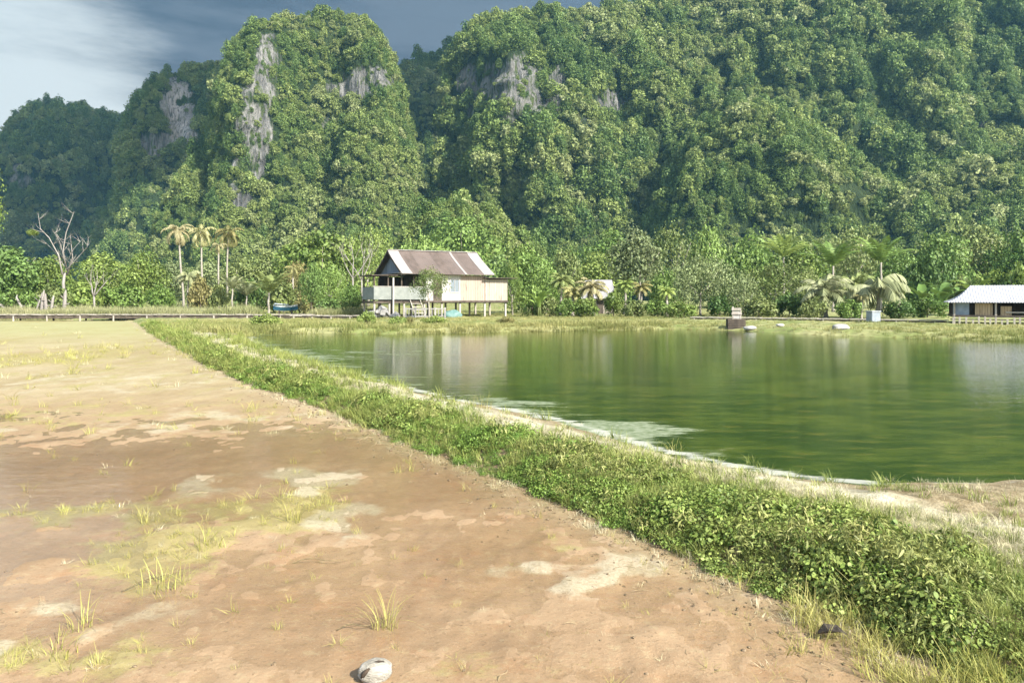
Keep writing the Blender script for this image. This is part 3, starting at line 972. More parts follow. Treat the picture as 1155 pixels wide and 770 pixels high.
# tall straw coloured grass in the near right corner
x, y, rng = candidates(26000, 2.0, 6.0, .1, 1.0, 4)
h, w, q, *_ = ground_data(x, y)
dens_ = np.exp(-((w + .10) / .26) ** 2) * sstep(1.25, 2.0, x) * sstep(-.6, .3, fbm(x * 2.5, y * 2.5, 0, 3, 97) + .35)
ok = (rng.random(len(x)) < dens_ * .26) & (w < .6)
x, y, h = x[ok], y[ok], h[ok]
pid = np.where(rng.random(len(x)) < .9, rng.integers(0, 3, len(x)), rng.integers(3, 6, len(x)))
spread('straw_grass', x, y, h, rng, dt + yt, .62, 'tall straw coloured grass at the near foot of the embankment', .3, (.8, 1.4), pid)
# sparse shoots in the wet field
x, y, rng = candidates(60000, 2.6, 46, -.72, .5, 5)
h, w, q, wet_, pale_, olive_ = ground_data(x, y)
ok = (w < -.15) & (rng.random(len(x)) < 0.007 + .10 * np.clip(olive_ - .2, 0, .9) ** 1.2 * 1.8 + .012 * (w > -.7))
x, y, h = x[ok], y[ok], h[ok]
spread('field_shoots', x, y, h, rng, yt + dt[:1], np.clip(y / 8, .6, 2.2) * .6, 'sparse yellow green shoots in the drained field', .3, (.5, 1.0))
# meadow on the far bank and behind the boardwalk
x, y, rng = candidates(90000, 28, 150, -.85, .85, 6)
h, w, q, *_ = ground_data(x, y)
pn = fbm(x * .12, y * .12, 0, 3, 99)
ok = (w > 1.2) & (q > -.15) & ((y > 33) | (w > 5)) & (rng.random(len(x)) < np.where(y < 75, .55 + .4 * pn, .25))
# kept short in front of the boardwalks and the right hut
ok &= ~((y > 53) & (y < 60.2) & (x < -16)) & ~((x > 12) & (y > 33) & (y < 58) & (rng.random(len(x)) < .6)) & ~((x > 25) & (y > 42.5))
x, y, h = x[ok], y[ok], h[ok]
q = q[ok]
spread('meadow_grass', x, y, h, rng, mt, np.where((q < 4) & (x < 9), .95, .55) * (1 + .35 * fbm(x * .35, y * .35, 0, 2, 98)), 'yellow green grass on the far bank of the pond', .15, (.6, 1.15))
x, y, rng = candidates(60000, 60, 66, -.78, -.17, 16)
h, w, q, *_ = ground_data(x, y)
ok = (np.abs(x - W(320, y)) > 2.6) & (rng.random(len(x)) < .12) & (rng.random(len(x)) < np.clip(.8 + fbm(x * .25, y * .25, 0, 3, 31), 0, 1))
x, y, h = x[ok], y[ok], h[ok]
m_tall = leafmat('tall_meadow_grass', (.20, .23, .085), (.30, .30, .15), (.33, .31, .17), .3, .15)
tall = [proto('tall_tuft', tuft_mesh('tall_tuft', 44, .9, .5, .035, .5, 570 + i, 2), m_tall) for i in range(3)]
spread('tall_meadow_grass', x, y, h, rng, tall, .85 + .25 * fbm(x * .3, y * .3, 0, 2, 32), 'tall pale grass growing behind the boardwalk on the left', .12, (.6, 1.1))
print('meadow', len(x))

# crumbs of soil and dead stems along the foot of the bank
clods = []
for i in range(3):
    bm = bmesh.new()
    bmesh.ops.create_icosphere(bm, subdivisions=2, radius=.014)
    for v in bm.verts:
        c = v.co * 70
        v.co *= 1 + .5 * float(vnoise(c.x * 1.3 + i * 9, c.y * 1.3, c.z * 1.3, 5))
    me = bpy.data.meshes.new('clod')
    bm.to_mesh(me)
    bm.free()
    clods.append(proto('clod', me, bpy.data.materials.get('clod_soil') or plain('clod_soil', (.10, .07, .04), (.24, .18, .11), 30, .9)))
for i in range(2):
    mb = MB()
    mb.tube([(-.07, 0, .004), (-.02, .012, .012), (.03, -.006, .01), (.08, .01, .003)], [.002, .003, .0025, .001], 4)
    clods.append(proto('dead_stem', mb.mesh('dead_stem'), bpy.data.materials.get('stem_straw') or plain('stem_straw', (.20, .15, .08), (.40, .33, .20), 15, .9)))
x, y, rng = candidates(60000, 2.3, 16, -.72, .7, 12)
h, w, q, *_ = ground_data(x, y)
ok = (w < .12) & (rng.random(len(x)) < .42 * np.exp(-np.abs(w + .12) / .22) + .0025)
x, y, h = x[ok], y[ok], h[ok]
spread('soil_debris', x, y, h + .016, rng, clods, np.clip(y / 6, .8, 1.6) * .75, 'crumbs of soil and dead stems scattered over the mud', .25, (.5, 1.0))

# single clumps one can point at in the field
def clump(px, py, n, hgt, sprd, mat, label, seed):
    X, Y = G(px, py)
    z = float(ground_data(np.array([X]), np.array([Y]))[0][0])
    o = link('grass_clump', tuft_mesh('grass_clump', int(n * 1.5), hgt * .9, sprd * 1.4, .0032, .9, seed, 5), None, mat)
    o.location = (X, Y, z)
    tag(o, label, 'grass clump', 'grass clumps standing in the wet field')


clump(434, 706, 26, .26, .05, m_ygrass, 'thin yellow grass clump in bare mud above the coconut', 601)
clump(331, 590, 22, .24, .05, m_ygrass, 'upright yellow green grass clump beside the pale grey algae patch', 602)
clump(185, 660, 30, .20, .12, m_ygrass, 'sprawling yellow green grass clump at the lower end of the olive algae', 603)
clump(232, 618, 24, .20, .08, m_ygrass, 'yellow green grass clump between the olive algae and the pale algae patch', 604)
clump(165, 590, 16, .20, .05, m_ygrass, 'small grass clump right of the bluish puddle', 605)
clump(95, 708, 16, .22, .06, m_ygrass, 'bent grass clump near the lower left corner of the field', 606)
clump(60, 740, 22, .14, .08, m_ygrass, 'short grass clump on the pale mat at the bottom left corner', 607)
clump(544, 467, 30, .42, .10, m_ygrass, 'yellow grass clump standing at the pond edge of the embankment', 608)
clump(850, 524, 18, .22, .05, m_grass, 'slim green grass clump standing in the white scum of the pond edge', 609)
clump(760, 508, 24, .22, .08, m_ygrass, 'low yellowish grass clump on the pond edge beside the green scum', 610)

# coconut lying on the mud
X, Y = G(424, 764)
cz = float(ground_data(np.array([X]), np.array([Y]))[0][0])
nut = empty('coconut', (X, Y, cz + .040), R(24), 'pale weathered coconut husk lying on the wet mud', 'coconut')
bm = bmesh.new()
bmesh.ops.create_uvsphere(bm, u_segments=40, v_segments=24, radius=1)
for v in bm.verts:
    c = v.co.copy()
    k = 1 + .05 * float(vnoise(c.x * 3, c.y * 3, c.z * 3, 5)) + .03 * math.cos(3 * math.atan2(c.y, c.z))
    k *= 1 - .10 * max(0, c.x) ** 3
    for (d, wd_, dp) in ((Vector((-.86, -.45, .28)), .10, .22), (Vector((.1, -.3, .95)), .06, .16)):
        s_ = c.dot(d.normalized())
        along = c.dot(d.cross(Vector((0.2, .8, .5))).normalized())
        acr = c.dot(d.cross(d.cross(Vector((0.2, .8, .5)))).normalized())
        if s_ > 0:
            k -= dp * math.exp(-(acr / wd_) ** 2 - (along / .42) ** 2)
    v.co = Vector((c.x * .086 * k, c.y * .058 * k, c.z * .055 * k))
me = bpy.data.meshes.new('husk')
bm.to_mesh(me)
bm.free()
me.polygons.foreach_set('use_smooth', [True] * len(me.polygons))
link('husk', me, nut, plain('coconut_husk', (.26, .24, .195), (.44, .42, .37), 26, .9, (.2, 1, 1), .9))
mb = MB()
ell = lambda d: (d[0] * .086, d[1] * .058, d[2] * .055)
mb.tube([ell(d) for d in ((-.90, -.46, -.12), (-.80, -.56, .12), (-.66, -.60, .40), (-.44, -.60, .62))], [.004, .012, .011, .004], 7)
mb.build('husk_gap', plain('husk_dark', (.03, .022, .015), (.06, .04, .025), 30), nut, smooth=True)
mb = MB()
mb.tube([ell(d) for d in ((-.16, -.34, .92), (.10, -.38, .93), (.40, -.34, .84))], [.003, .0065, .003], 7)
mb.build('husk_gap', bpy.data.materials['husk_dark'], nut, smooth=True)
# dark dry leaf in the near grass
X, Y = G(936, 724)
z = float(ground_data(np.array([X]), np.array([Y]))[0][0])
mb = MB()
pts = [(-.07, 0, .02), (-.02, .035, .055), (.05, .03, .05), (.09, 0, .015), (.04, -.03, .045), (-.02, -.03, .05)]
mb.add([(a, b, c) for a, b, c in pts] + [(a, b, c - .006) for a, b, c in pts], [(0, 1, 2, 3, 4, 5), (11, 10, 9, 8, 7, 6)] + [(i, 6 + i, 6 + (i + 1) % 6, (i + 1) % 6) for i in range(6)])
o = mb.build('dry_leaf', plain('rotten_leaf', (.025, .02, .015), (.05, .04, .03), 20))
o.location = (X, Y, z + .03)
tag(o, 'dark curled dead leaf in the straw grass at the lower right', 'leaf')
# thin stalks lying on the mud
for (a, b, lb) in (((330, 636), (392, 634), 'bent dark stalk lying at the lower edge of the pale grey algae'), ((380, 712), (425, 706), 'thin stalk lying flat left of the yellow grass clump'),
                   ((138, 668), (205, 645), 'pale stalk lying through the sprawling grass clump')):
    p0, p1 = G(*a), G(*b)
    mb = MB()
    n = 6
    pts = []
    for k in range(n):
        u = k / (n - 1)
        xx, y_ = p0[0] + (p1[0] - p0[0]) * u, p0[1] + (p1[1] - p0[1]) * u + .03 * math.sin(u * 7)
        pts.append((xx, y_, float(ground_data(np.array([xx]), np.array([y_]))[0][0]) + .012 + .02 * math.sin(u * 3.1)))
    mb.tube(pts, [.0022, .003, .0028, .0025, .002, .001], 5)
    tag(mb.build('fallen_stalk', plain('stalk', (.09, .07, .035), (.20, .16, .08), 12) if 'stalk' not in bpy.data.materials else bpy.data.materials['stalk']), lb, 'stalk', 'stalks lying on the mud')

# ------------------------------------------------------------------ trees of the valley floor
LM = {
    'dark': leafmat('dark_tree_leaves', (0.059, 0.118, 0.028), (0.097, 0.165, 0.044), (0.118, 0.172, 0.047), .22, .4),
    'mid': leafmat('green_tree_leaves', (0.097, 0.172, 0.038), (0.149, 0.227, 0.050), (0.172, 0.235, 0.063), .25, .4),
    'yellow': leafmat('yellow_tree_leaves', (.125, .20, .042), (.20, .265, .062), (.22, .26, .075), .3, .4),
    'grey': leafmat('grey_tree_leaves', (.125, .165, .070), (.18, .215, .095), (.17, .205, .085), .25, .4),
    'olive': leafmat('olive_tree_leaves', (.115, .165, .046), (.17, .21, .066), (.19, .21, .078), .25, .4),
    'brown': leafmat('brown_leaves', (.20, .19, .07), (.27, .235, .09), (.22, .22, .085), .3, .4),
    'pale': leafmat('pale_frond', (.19, .22, .10), (.27, .285, .155), (.25, .255, .13), .3, .4),
    'straw': leafmat('straw_frond', (.30, .275, .14), (.38, .335, .18), (.24, .25, .10), .3, .4),
}
m_bark = plain('pale_bark', (.24, .215, .175), (.34, .31, .26), 3, .9, (1, 1, .3))
m_dead = plain('dead_wood', (.185, .165, .145), (.28, .26, .23), 2.5, .85, (1, 1, .3))
m_dbark = plain('dark_bark', (.12, .095, .07), (.20, .165, .12), 3, .9, (1, 1, .3))


def normed(me):
    n = len(me.vertices)
    a = np.empty(n * 3, np.float32)
    me.vertices.foreach_get('co', a)
    a = a.reshape(-1, 3)
    z0, z1 = np.percentile(a[:, 2], 1), np.percentile(a[:, 2], 99.3)
    a[:, 2] = (a[:, 2] - z0) / (z1 - z0)
    rr = np.percentile(np.hypot(a[:, 0], a[:, 1]), 97)
    a[:, :2] /= rr
    me.vertices.foreach_set('co', a.ravel())
    me.update()
    return me


CROWNS = [normed(crown_mesh('crown', 4200, 13 + i, .064, 700 + i, flat=.8 + .1 * (i % 3), spread=.66)) for i in range(5)]
LOOSE = [normed(crown_mesh('crown', 3600, 18 + i, .052, 720 + i, flat=1.0, spread=.80, ragged=.5)) for i in range(3)]
BUSH = [normed(crown_mesh('foliage', 1600, 10 + i, .11, 740 + i, flat=.6, spread=.7, ragged=.35)) for i in range(3)]
DOME = [normed(crown_mesh('crown', 4600, 28, .048, 760, flat=.75, spread=.80, ragged=.35))]
NTREE = [0]


def gz(x, y):
    return float(ground_data(np.array([x]), np.array([y]))[0][0])


def trunk_mesh(h, r, reach, top, seed, lean=0.0, limbs=4):
    rng = random.Random(seed)
    mb = MB()
    pts = [(lean * h * (k / 5) + rng.uniform(-.04, .04) * h * .5 * (k > 0), rng.uniform(-.03, .03) * h * .5 * (k > 0), h * k / 5 - (.15 if k == 0 else 0)) for k in range(6)]
    mb.tube(pts, [r * 1.35, r * 1.05, r * .95, r * .85, r * .72, r * .6], 8)
    for i in range(limbs):
        a = i * 2.4 + rng.uniform(-.5, .5)
        k0 = rng.choice([3, 4, 5, 5])
        p = Vector(pts[k0])
        e = Vector((math.cos(a) * reach * rng.uniform(.4, .75), math.sin(a) * reach * rng.uniform(.4, .75), (top - p.z) * rng.uniform(.35, .75)))
        mb.tube([p, p + e * .45 + Vector((0, 0, -.05 * top)), p + e], [r * .5, r * .33, r * .12], 6)
    return mb.mesh('trunk', smooth=True)


def tree(px, top, D, rx, col, label, kind='crown', low=.35, cat='tree', name='tree', bark=None, stretch=1.0, group='trees along the foot of the hills', limbs=4, zb=None):
    i = NTREE[0]
    NTREE[0] += 1
    X = W(px, D)
    z0 = gz(X, D) if zb is None else zb
    H = ZH(top, D) - z0
    rad = rx / F * D
    root = empty(name, (X, D, z0), 0, label, cat, group)
    lib = {'crown': CROWNS, 'loose': LOOSE, 'bush': BUSH, 'dome': DOME}[kind]
    me = lib[i % len(lib)]
    crown = link('foliage' if kind == 'bush' else 'crown', me, root, LM[col])
    cb = H * low
    crown.location = (0, 0, cb)
    crown.scale = (rad, rad * stretch, (H - cb))
    crown.rotation_euler = (0, 0, (i * 1.7) % 6.28)
    th = max(cb + (H - cb) * .30, .25)
    tr_ = trunk_mesh(th, max(.045, H * .017), rad, H, i + 50, random.Random(i).uniform(-.06, .06), limbs)
    link('stem' if kind == 'bush' else 'trunk', tr_, root, bark or m_bark)
    return root


def frond_mesh(name, n, e0, e1, droop, leafl, seed, nl=24, wid=.05, hang=.5):
    """crown of a palm: n arching fronds of unit length, leaflets along each"""
    rng = np.random.default_rng(seed)
    V, Fq, T = [], [], []
    for i in range(n):
        az = i * 2.39996 + rng.uniform(-.25, .25)
        el = math.radians(e0 + (e1 - e0) * (i + .5) / n + rng.uniform(-6, 6))
        L = rng.uniform(.82, 1.08)
        p = np.array([0, 0, 0.0])
        ax = np.array([math.cos(az), math.sin(az), 0])
        side = np.array([-math.sin(az), math.cos(az), 0])
        step = L / nl
        prev = None
        for k in range(nl + 1):
            u = k / nl
            d = ax * math.cos(el) + np.array([0, 0, math.sin(el)])
            up = np.cross(side, d)
            w = .011 * (1 - u) + .003
            b = len(V)
            V += [p - side * w, p + side * w]
            if prev is not None:
                Fq.append((prev, prev + 1, b + 1, b))
                T.append(.95)
            prev = b
            if k > 1:
                ll = leafl * (math.sin(math.pi * min(1, (u * .86 + .12))) ** .7) * rng.uniform(.8, 1.15)
                for s_ in (-1, 1):
                    dirn = side * s_ * .8 + d * .55 + np.array([0, 0, -hang * rng.uniform(.5, 1.3)])
                    dirn /= np.linalg.norm(dirn)
                    ww = d * wid * .5
                    b = len(V)
                    mid = p + dirn * ll * .5 + up * ll * .06
                    end = p + dirn * ll + np.array([0, 0, -hang * ll * .35])
                    V += [p - ww * .6, p + ww * .6, mid + ww, mid - ww, end + ww * .15, end - ww * .15]
                    Fq += [(b, b + 1, b + 2, b + 3), (b + 3, b + 2, b + 4, b + 5)]
                    tv = rng.random()
                    T += [tv, tv]
            p = p + d * step
            el -= droop * step * (0.6 + 1.1 * u)
    return np_mesh(name, np.array(V), np.array(Fq), tint=T)


PALM = {'full': frond_mesh('fronds', 20, -18, 78, 1.7, .26, 801), 'thin': frond_mesh('fronds', 15, -45, 62, 2.0, .22, 802, 18),
        'up': frond_mesh('fronds', 13, 42, 84, .95, .20, 803, 22, .04, .25), 'weep': frond_mesh('fronds', 13, -5, 74, 2.15, .30, 804, 26, .055, 1.0),
        'old': frond_mesh('fronds', 14, -60, 55, 2.1, .20, 805, 16, .05, .8)}
m_palm = plain('palm_trunk', (.22, .20, .165), (.32, .29, .24), 3, .9, (1, 1, 4))


def palm(px, head, D, r, kind, col, label, base_px=None, cat='palm', name='palm_tree', thick=.13, group='palms along the foot of the hills', rz=0.0):
    base_px = px if base_px is None else base_px
    X0, X1 = W(base_px, D), W(px, D)
    z0 = gz(X0, D)
    H = max(ZH(head, D) - z0, .25)
    root = empty(name, (X0, D, z0), 0, label, cat, group)
    mb = MB()
    n = 9
    dx = X1 - X0
    pts = [(dx * (k / n) ** 1.5, .1 * math.sin(k), H * k / n - (.15 if k == 0 else 0)) for k in range(n + 1)]
    mb.tube(pts, [thick * (1.5 if k == 0 else 1.0 - .35 * k / n) for k in range(n + 1)], 8)
    mb.build('trunk', m_palm, root, smooth=True)
    c = link('fronds', PALM[kind], root, LM[col])
    c.location = (dx, .1, H)
    k = r / F * D
    c.scale = (k, k, k)
    c.rotation_euler.z = rz + px * .37
    return root


def banana(px, top, D, r, col, label, seed, n=8, base=None):
    X = W(px, D)
    z0 = gz(X, D)
    H = ZH(top, D) - z0
    root = empty('banana_plant', (X, D, z0), 0, label, 'banana plant', 'broad leaved plants by the water')
    rng = random.Random(seed)
    V, Fq, T = [], [], []
    wd_ = r / F * D
    for i in range(n):
        az = i * 2.4 + rng.uniform(-.4, .4)
        ax, sd_ = Vector((math.cos(az), math.sin(az), 0)), Vector((-math.sin(az), math.cos(az), 0))
        el = R(rng.uniform(55, 84))
        p = Vector((0, 0, H * rng.uniform(.18, .34)))
        L = H * rng.uniform(.62, .8)
        st_ = L / 9
        prev = None
        tv = rng.random()
        for k in range(10):
            u = k / 9
            w = L * .13 * math.sin(math.pi * min(1, u * .93 + .05)) ** .6 * rng.uniform(.85, 1.1)
            d = ax * math.cos(el) + Vector((0, 0, math.sin(el)))
            b = len(V)
            V += [tuple(p - sd_ * w + Vector((0, 0, w * .35))), tuple(p), tuple(p + sd_ * w + Vector((0, 0, w * .35)))]
            if prev is not None:
                Fq += [(prev, prev + 1, b + 1, b), (prev + 1, prev + 2, b + 2, b + 1)]
                T += [tv, min(1, tv + .2)]
            prev = b
            p = p + d * st_
            el -= .10 + .22 * u
    link('leaves', np_mesh('leaves', np.array(V), np.array(Fq), True, tint=T), root, LM[col])
    mb = MB()
    for i in range(3):
        a = i * 2.1
        mb.tube([(math.cos(a) * .12, math.sin(a) * .12, -.1), (math.cos(a) * .1, math.sin(a) * .1, H * .2), (0, 0, H * .36)], [.11, .08, .04], 7)
    mb.build('stem', LM['olive'], root, smooth=True)
    return root


def shrub(px, top, D, rx, col, label, **kw):
    return tree(px, top, D, rx, col, label, 'bush', .02, 'shrub', 'shrub', m_dbark, group='shrubs of the valley floor', limbs=5, **kw)


# back row, in front of the hills
tree(8, 279, 88, 42, 'dark', 'dark green bushy tree at the left edge, left of the bare white tree', low=.12)
tree(56, 290, 92, 28, 'yellow', 'yellow green tree right behind the bare white tree', low=.1)
tree(116, 287, 90, 34, 'yellow', 'round yellow green tree next right of the bare white tree', low=.14)
tree(160, 284, 84, 29, 'yellow', 'golden green tree with thin pale trunk left of the tallest brown palm', low=.2)
tree(192, 297, 100, 26, 'grey', 'greyish green tree behind the trunk of the tallest brown palm', low=.1)
tree(-33, 176, 70, 32, 'yellow', 'tall yellow green tree cut off by the left edge of the picture', 'loose', .55)
tree(232, 296, 112, 26, 'grey', 'pale grey tree behind the low nipa palms left of the middle', low=.05)
tree(272, 292, 108, 28, 'olive', 'olive tree behind the young coconut palm left of the house', low=.05)
tree(308, 283, 112, 34, 'olive', 'olive green tree standing left of the large light yellow green tree', low=.05)
tree(336, 296, 92, 20, 'brown', 'brownish yellow tree left of the dark leaning tree', low=.08)
tree(362, 262, 104, 46, 'yellow', 'large light yellow green tree behind the dark leaning tree', low=.1)
tree(415, 256, 108, 40, 'yellow', 'broad yellow green tree rising behind the gable of the stilt house', 'loose', .12)
tree(374, 300, 70, 26, 'mid', 'green tree with pale forked trunk left of the stilt house', 'loose', .2)
tree(352, 297, 66, 15, 'dark', 'narrow dark leaning tree left of the green forked tree', low=.25, bark=m_dbark)
tree(398, 322, 63, 16, 'mid', 'small green tree growing against the left end of the veranda', low=.1)
tree(480, 268, 118, 30, 'mid', 'green tree behind the middle of the purple roof', low=.1)
tree(523, 246, 150, 44, 'mid', 'large round green tree high behind the right end of the purple roof', low=.1, zb=3)
tree(592, 278, 76, 34, 'mid', 'dense green tree directly right of the stilt house', low=.06)
tree(578, 296, 67, 13, 'yellow', 'slender yellowish tree against the right wall of the stilt house', 'loose', .12)
tree(616, 304, 72, 22, 'mid', 'lower green tree right of the dense green tree', low=.04)
tree(636, 284, 102, 24, 'olive', 'pale olive tree behind the small pale roofed hut', low=.05)
tree(676, 286, 106, 36, 'yellow', 'bright yellow green bushy tree behind the small pale roofed hut', low=.05)
tree(690, 262, 128, 34, 'mid', 'distant green tree left of the tall grey green tree', low=.05)
tree(720, 258, 78, 36, 'grey', 'tall grey green tree with whitish trunk by the far shore', low=.32)
tree(756, 254, 98, 34, 'olive', 'tall pale olive tree behind the tall grey green tree', 'loose', .1)
tree(752, 306, 72, 20, 'mid', 'low green tree between the grey green tree and the round pale tree', low=.1)
tree(800, 259, 104, 27, 'mid', 'pointed green tree behind the round pale tree', low=.05)
tree(790, 290, 64, 38, 'grey', 'round pale grey green domed tree by the far shore', 'dome', .16)
tree(842, 266, 98, 40, 'mid', 'light green tree right of the pointed green tree', low=.05)
tree(872, 296, 66, 46, 'olive', 'broad pale olive tree with dark shade beneath, right of the wooden box', 'loose', .12)
tree(838, 310, 63, 24, 'grey', 'grey leaved low tree directly behind the wooden box', 'loose', .12)
tree(912, 306, 64, 27, 'olive', 'low olive tree touching the left side of the low pale palm', 'loose', .1)
tree(902, 276, 96, 36, 'yellow', 'yellowish green tree behind the broad pale olive tree', low=.05)
tree(962, 258, 106, 40, 'olive', 'rounded olive tree rising behind the pale drooping palms', 'dome', .08)
tree(1010, 282, 96, 30, 'mid', 'green tree behind the long drooping brown fronds', low=.05)
tree(1046, 288, 78, 27, 'dark', 'dark green tree left of the white roofed hut', low=.04)
tree(1062, 266, 106, 36, 'mid', 'leafy green tree further back left of the white roofed hut', low=.05)
tree(1104, 256, 112, 42, 'olive', 'wide olive tree behind the white roofed hut', low=.05)
tree(1150, 262, 104, 38, 'mid', 'green tree behind the white roofed hut, cut off by the right edge', low=.05)
tree(484, 302, 53, 22, 'olive', 'small forked tree with thin crown in front of the stilt house', 'loose', .42, bark=m_bark)

# shrubs
shrub(20, 325, 66, 22, 'mid', 'low green shrub at the left edge behind the boardwalk')
shrub(95, 318, 74, 26, 'yellow', 'yellowish shrub behind the slim forked bare sapling')
shrub(140, 322, 76, 24, 'mid', 'green shrub under the golden green tree')
shrub(182, 322, 74, 20, 'mid', 'low green shrub left of the trunk of the tallest brown palm')
shrub(226, 312, 78, 14, 'brown', 'brownish olive shrub right of the trunk of the tallest brown palm')
shrub(248, 320, 78, 12, 'olive', 'olive shrub right of the brownish olive shrub')
shrub(284, 316, 82, 20, 'dark', 'dark shrub at the foot of the young coconut palm')
shrub(344, 329, 70, 15, 'brown', 'straw coloured shrub beside the blue boat')
shrub(372, 336, 62, 16, 'dark', 'dark shrub under the green forked tree')
shrub(300, 354, 40, 18, 'yellow', 'low yellow green shrub on the far bank left of the pond')
shrub(414, 351, 42, 11, 'yellow', 'yellow green shrub standing at the water below the veranda')
shrub(448, 357, 41, 11, 'yellow', 'yellowish shrub at the water below the front tree')
shrub(462, 357, 41.5, 7, 'brown', 'small reddish shrub at the water right of the yellowish shrub')
shrub(571, 357, 43.5, 10, 'brown', 'small rust coloured shrub at the water below the right corner of the house')
shrub(490, 356, 43, 14, 'yellow', 'low yellow shrub at the water in front of the house')
shrub(601, 322, 62, 14, 'mid', 'low green shrub at the foot of the dense green tree')
shrub(662, 336, 60, 16, 'yellow', 'yellowish shrub in front of the small pale roofed hut')
shrub(692, 328, 62, 12, 'yellow', 'yellow green shrub left of the whitish trunk')
shrub(768, 340, 58, 18, 'yellow', 'low yellow green shrub left under the round pale tree')
shrub(812, 334, 62, 16, 'dark', 'dark shrub left of the wooden box')
shrub(1120, 306, 66, 22, 'yellow', 'yellow green shrub right behind the white roof')
shrub(1086, 312, 68, 18, 'olive', 'olive shrub behind the left end of the white roof')
shrub(1152, 300, 64, 20, 'yellow', 'yellowish shrub behind the white roof at the right edge')

shrub(620, 334, 61, 15, 'olive', 'olive shrub right of the low green shrub beside the house')
shrub(642, 338, 60, 14, 'mid', 'low green shrub left below the small pale roofed hut')
shrub(714, 338, 60, 15, 'olive', 'olive shrub around the foot of the whitish trunk')
shrub(742, 338, 60, 16, 'mid', 'green shrub below the small yellow palm')
shrub(856, 334, 60, 22, 'olive', 'olive shrub right behind the wooden box')
shrub(890, 332, 61, 22, 'dark', 'dark shrub under the low olive tree')
shrub(916, 338, 57, 16, 'olive', 'olive shrub left of the trunk of the low pale palm')
shrub(958, 338, 56, 18, 'mid', 'green shrub between the trunks of the two pale palms')
shrub(1014, 338, 56, 18, 'dark', 'dark shrub under the ends of the long drooping fronds')
shrub(1046, 334, 58, 20, 'mid', 'green shrub at the foot of the broad leaved banana plant')
shrub(60, 320, 68, 20, 'olive', 'olive shrub behind the broken stumps')
shrub(320, 318, 76, 22, 'olive', 'olive shrub behind the blue boat')

# palms
palm(200, 259, 82, 24, 'thin', 'straw', 'tallest thin palm with brownish fronds left of the house', 207)
palm(226, 261, 90, 24, 'thin', 'straw', 'second brownish palm, between the tallest palm and the paler palm', 229, rz=1)
palm(257, 262, 96, 24, 'thin', 'brown', 'thin palm with sparse fronds, rightmost of the brown palms', 256, rz=2)
palm(246, 276, 92, 13, 'old', 'straw', 'short brownish palm below the rightmost brown palm', 247)
palm(212, 312, 78, 17, 'weep', 'pale', 'silvery drooping palm at the foot of the tallest palm', thick=.1)
palm(262, 326, 76, 22, 'up', 'pale', 'pale nipa palm with upright fronds in the meadow', thick=.1)
palm(278, 334, 80, 26, 'up', 'pale', 'pale upright nipa palm left of the young coconut palm', thick=.1, rz=1)
palm(303, 330, 72, 34, 'up', 'olive', 'young coconut palm with long upright fronds left of the blue boat', thick=.12)
palm(330, 302, 88, 15, 'old', 'brown', 'brownish palm behind the blue boat', 331)
palm(634, 318, 66, 19, 'full', 'olive', 'palm left of the small pale roofed hut', 632)
palm(646, 330, 63, 17, 'full', 'brown', 'brownish palm against the left wall of the small pale roofed hut', 646)
palm(668, 326, 63, 24, 'full', 'straw', 'pale brownish palm in front of the small pale roofed hut', 669)
palm(724, 325, 62, 15, 'full', 'brown', 'yellow fronded palm right of the whitish trunk', 722)
palm(706, 322, 68, 14, 'full', 'yellow', 'bright palm left of the whitish trunk', 705)
palm(752, 330, 60, 14, 'full', 'yellow', 'small yellow palm right of the yellow fronded palm', 752)
palm(884, 290, 88, 36, 'up', 'yellow', 'upright palm crown rising behind the broad pale olive tree', thick=.15)
palm(940, 300, 80, 42, 'up', 'mid', 'upright green palm behind the low pale palm', thick=.15, rz=2)
palm(994, 296, 80, 42, 'up', 'mid', 'upright green palm further right behind the long drooping fronds', thick=.15, rz=4)
palm(932, 330, 58, 40, 'full', 'pale', 'low pale palm hanging over the bank, left of the long drooping fronds', thick=.16)
palm(990, 328, 57, 46, 'weep', 'pale', 'palm with long drooping pale fronds right of the low pale palm', thick=.16, rz=1)
palm(966, 322, 60, 28, 'full', 'olive', 'olive palm between the two pale drooping palms', thick=.15)
palm(972, 334, 56, 13, 'old', 'brown', 'small orange brown palm under the drooping fronds', thick=.1)
banana(1040, 308, 60, 26, 'mid', 'broad leaved banana plant left of the white roofed hut', 1, 10)
banana(1062, 304, 64, 22, 'dark', 'dark banana plant behind the left corner of the white roof', 2, 9)
banana(1100, 302, 66, 20, 'yellow', 'yellowish banana plant showing above the white roof', 3, 9)
banana(1136, 300, 66, 20, 'yellow', 'banana plant above the right part of the white roof', 4, 9)
banana(608, 318, 60, 12, 'mid', 'small banana plant right of the house wall', 5, 8)


# bare trees
def branchy(mb, p, d, L, r, depth, rng, lo=.12):
    n = 4
    pts, rs = [p], [r]
    for k in range(n):
        d = (d + Vector((rng.uniform(-1, 1), rng.uniform(-1, 1), rng.uniform(-.4, .6))) * .2).normalized()
        p = p + d * L / n
        pts.append(p)
        rs.append(r * (1 - (1 - lo * 3) * (k + 1) / n))
    mb.tube(pts, rs, 6)
    if depth:
        for i in range(rng.choice([2, 3, 3])):
            k = rng.choice([2, 3, 4])
            nd = (d + Vector((rng.uniform(-1, 1), rng.uniform(-.8, .8), rng.uniform(-.1, .8))) * .75).normalized()
            branchy(mb, pts[k], nd, L * rng.uniform(.5, .75), rs[k] * .6, depth - 1, rng)


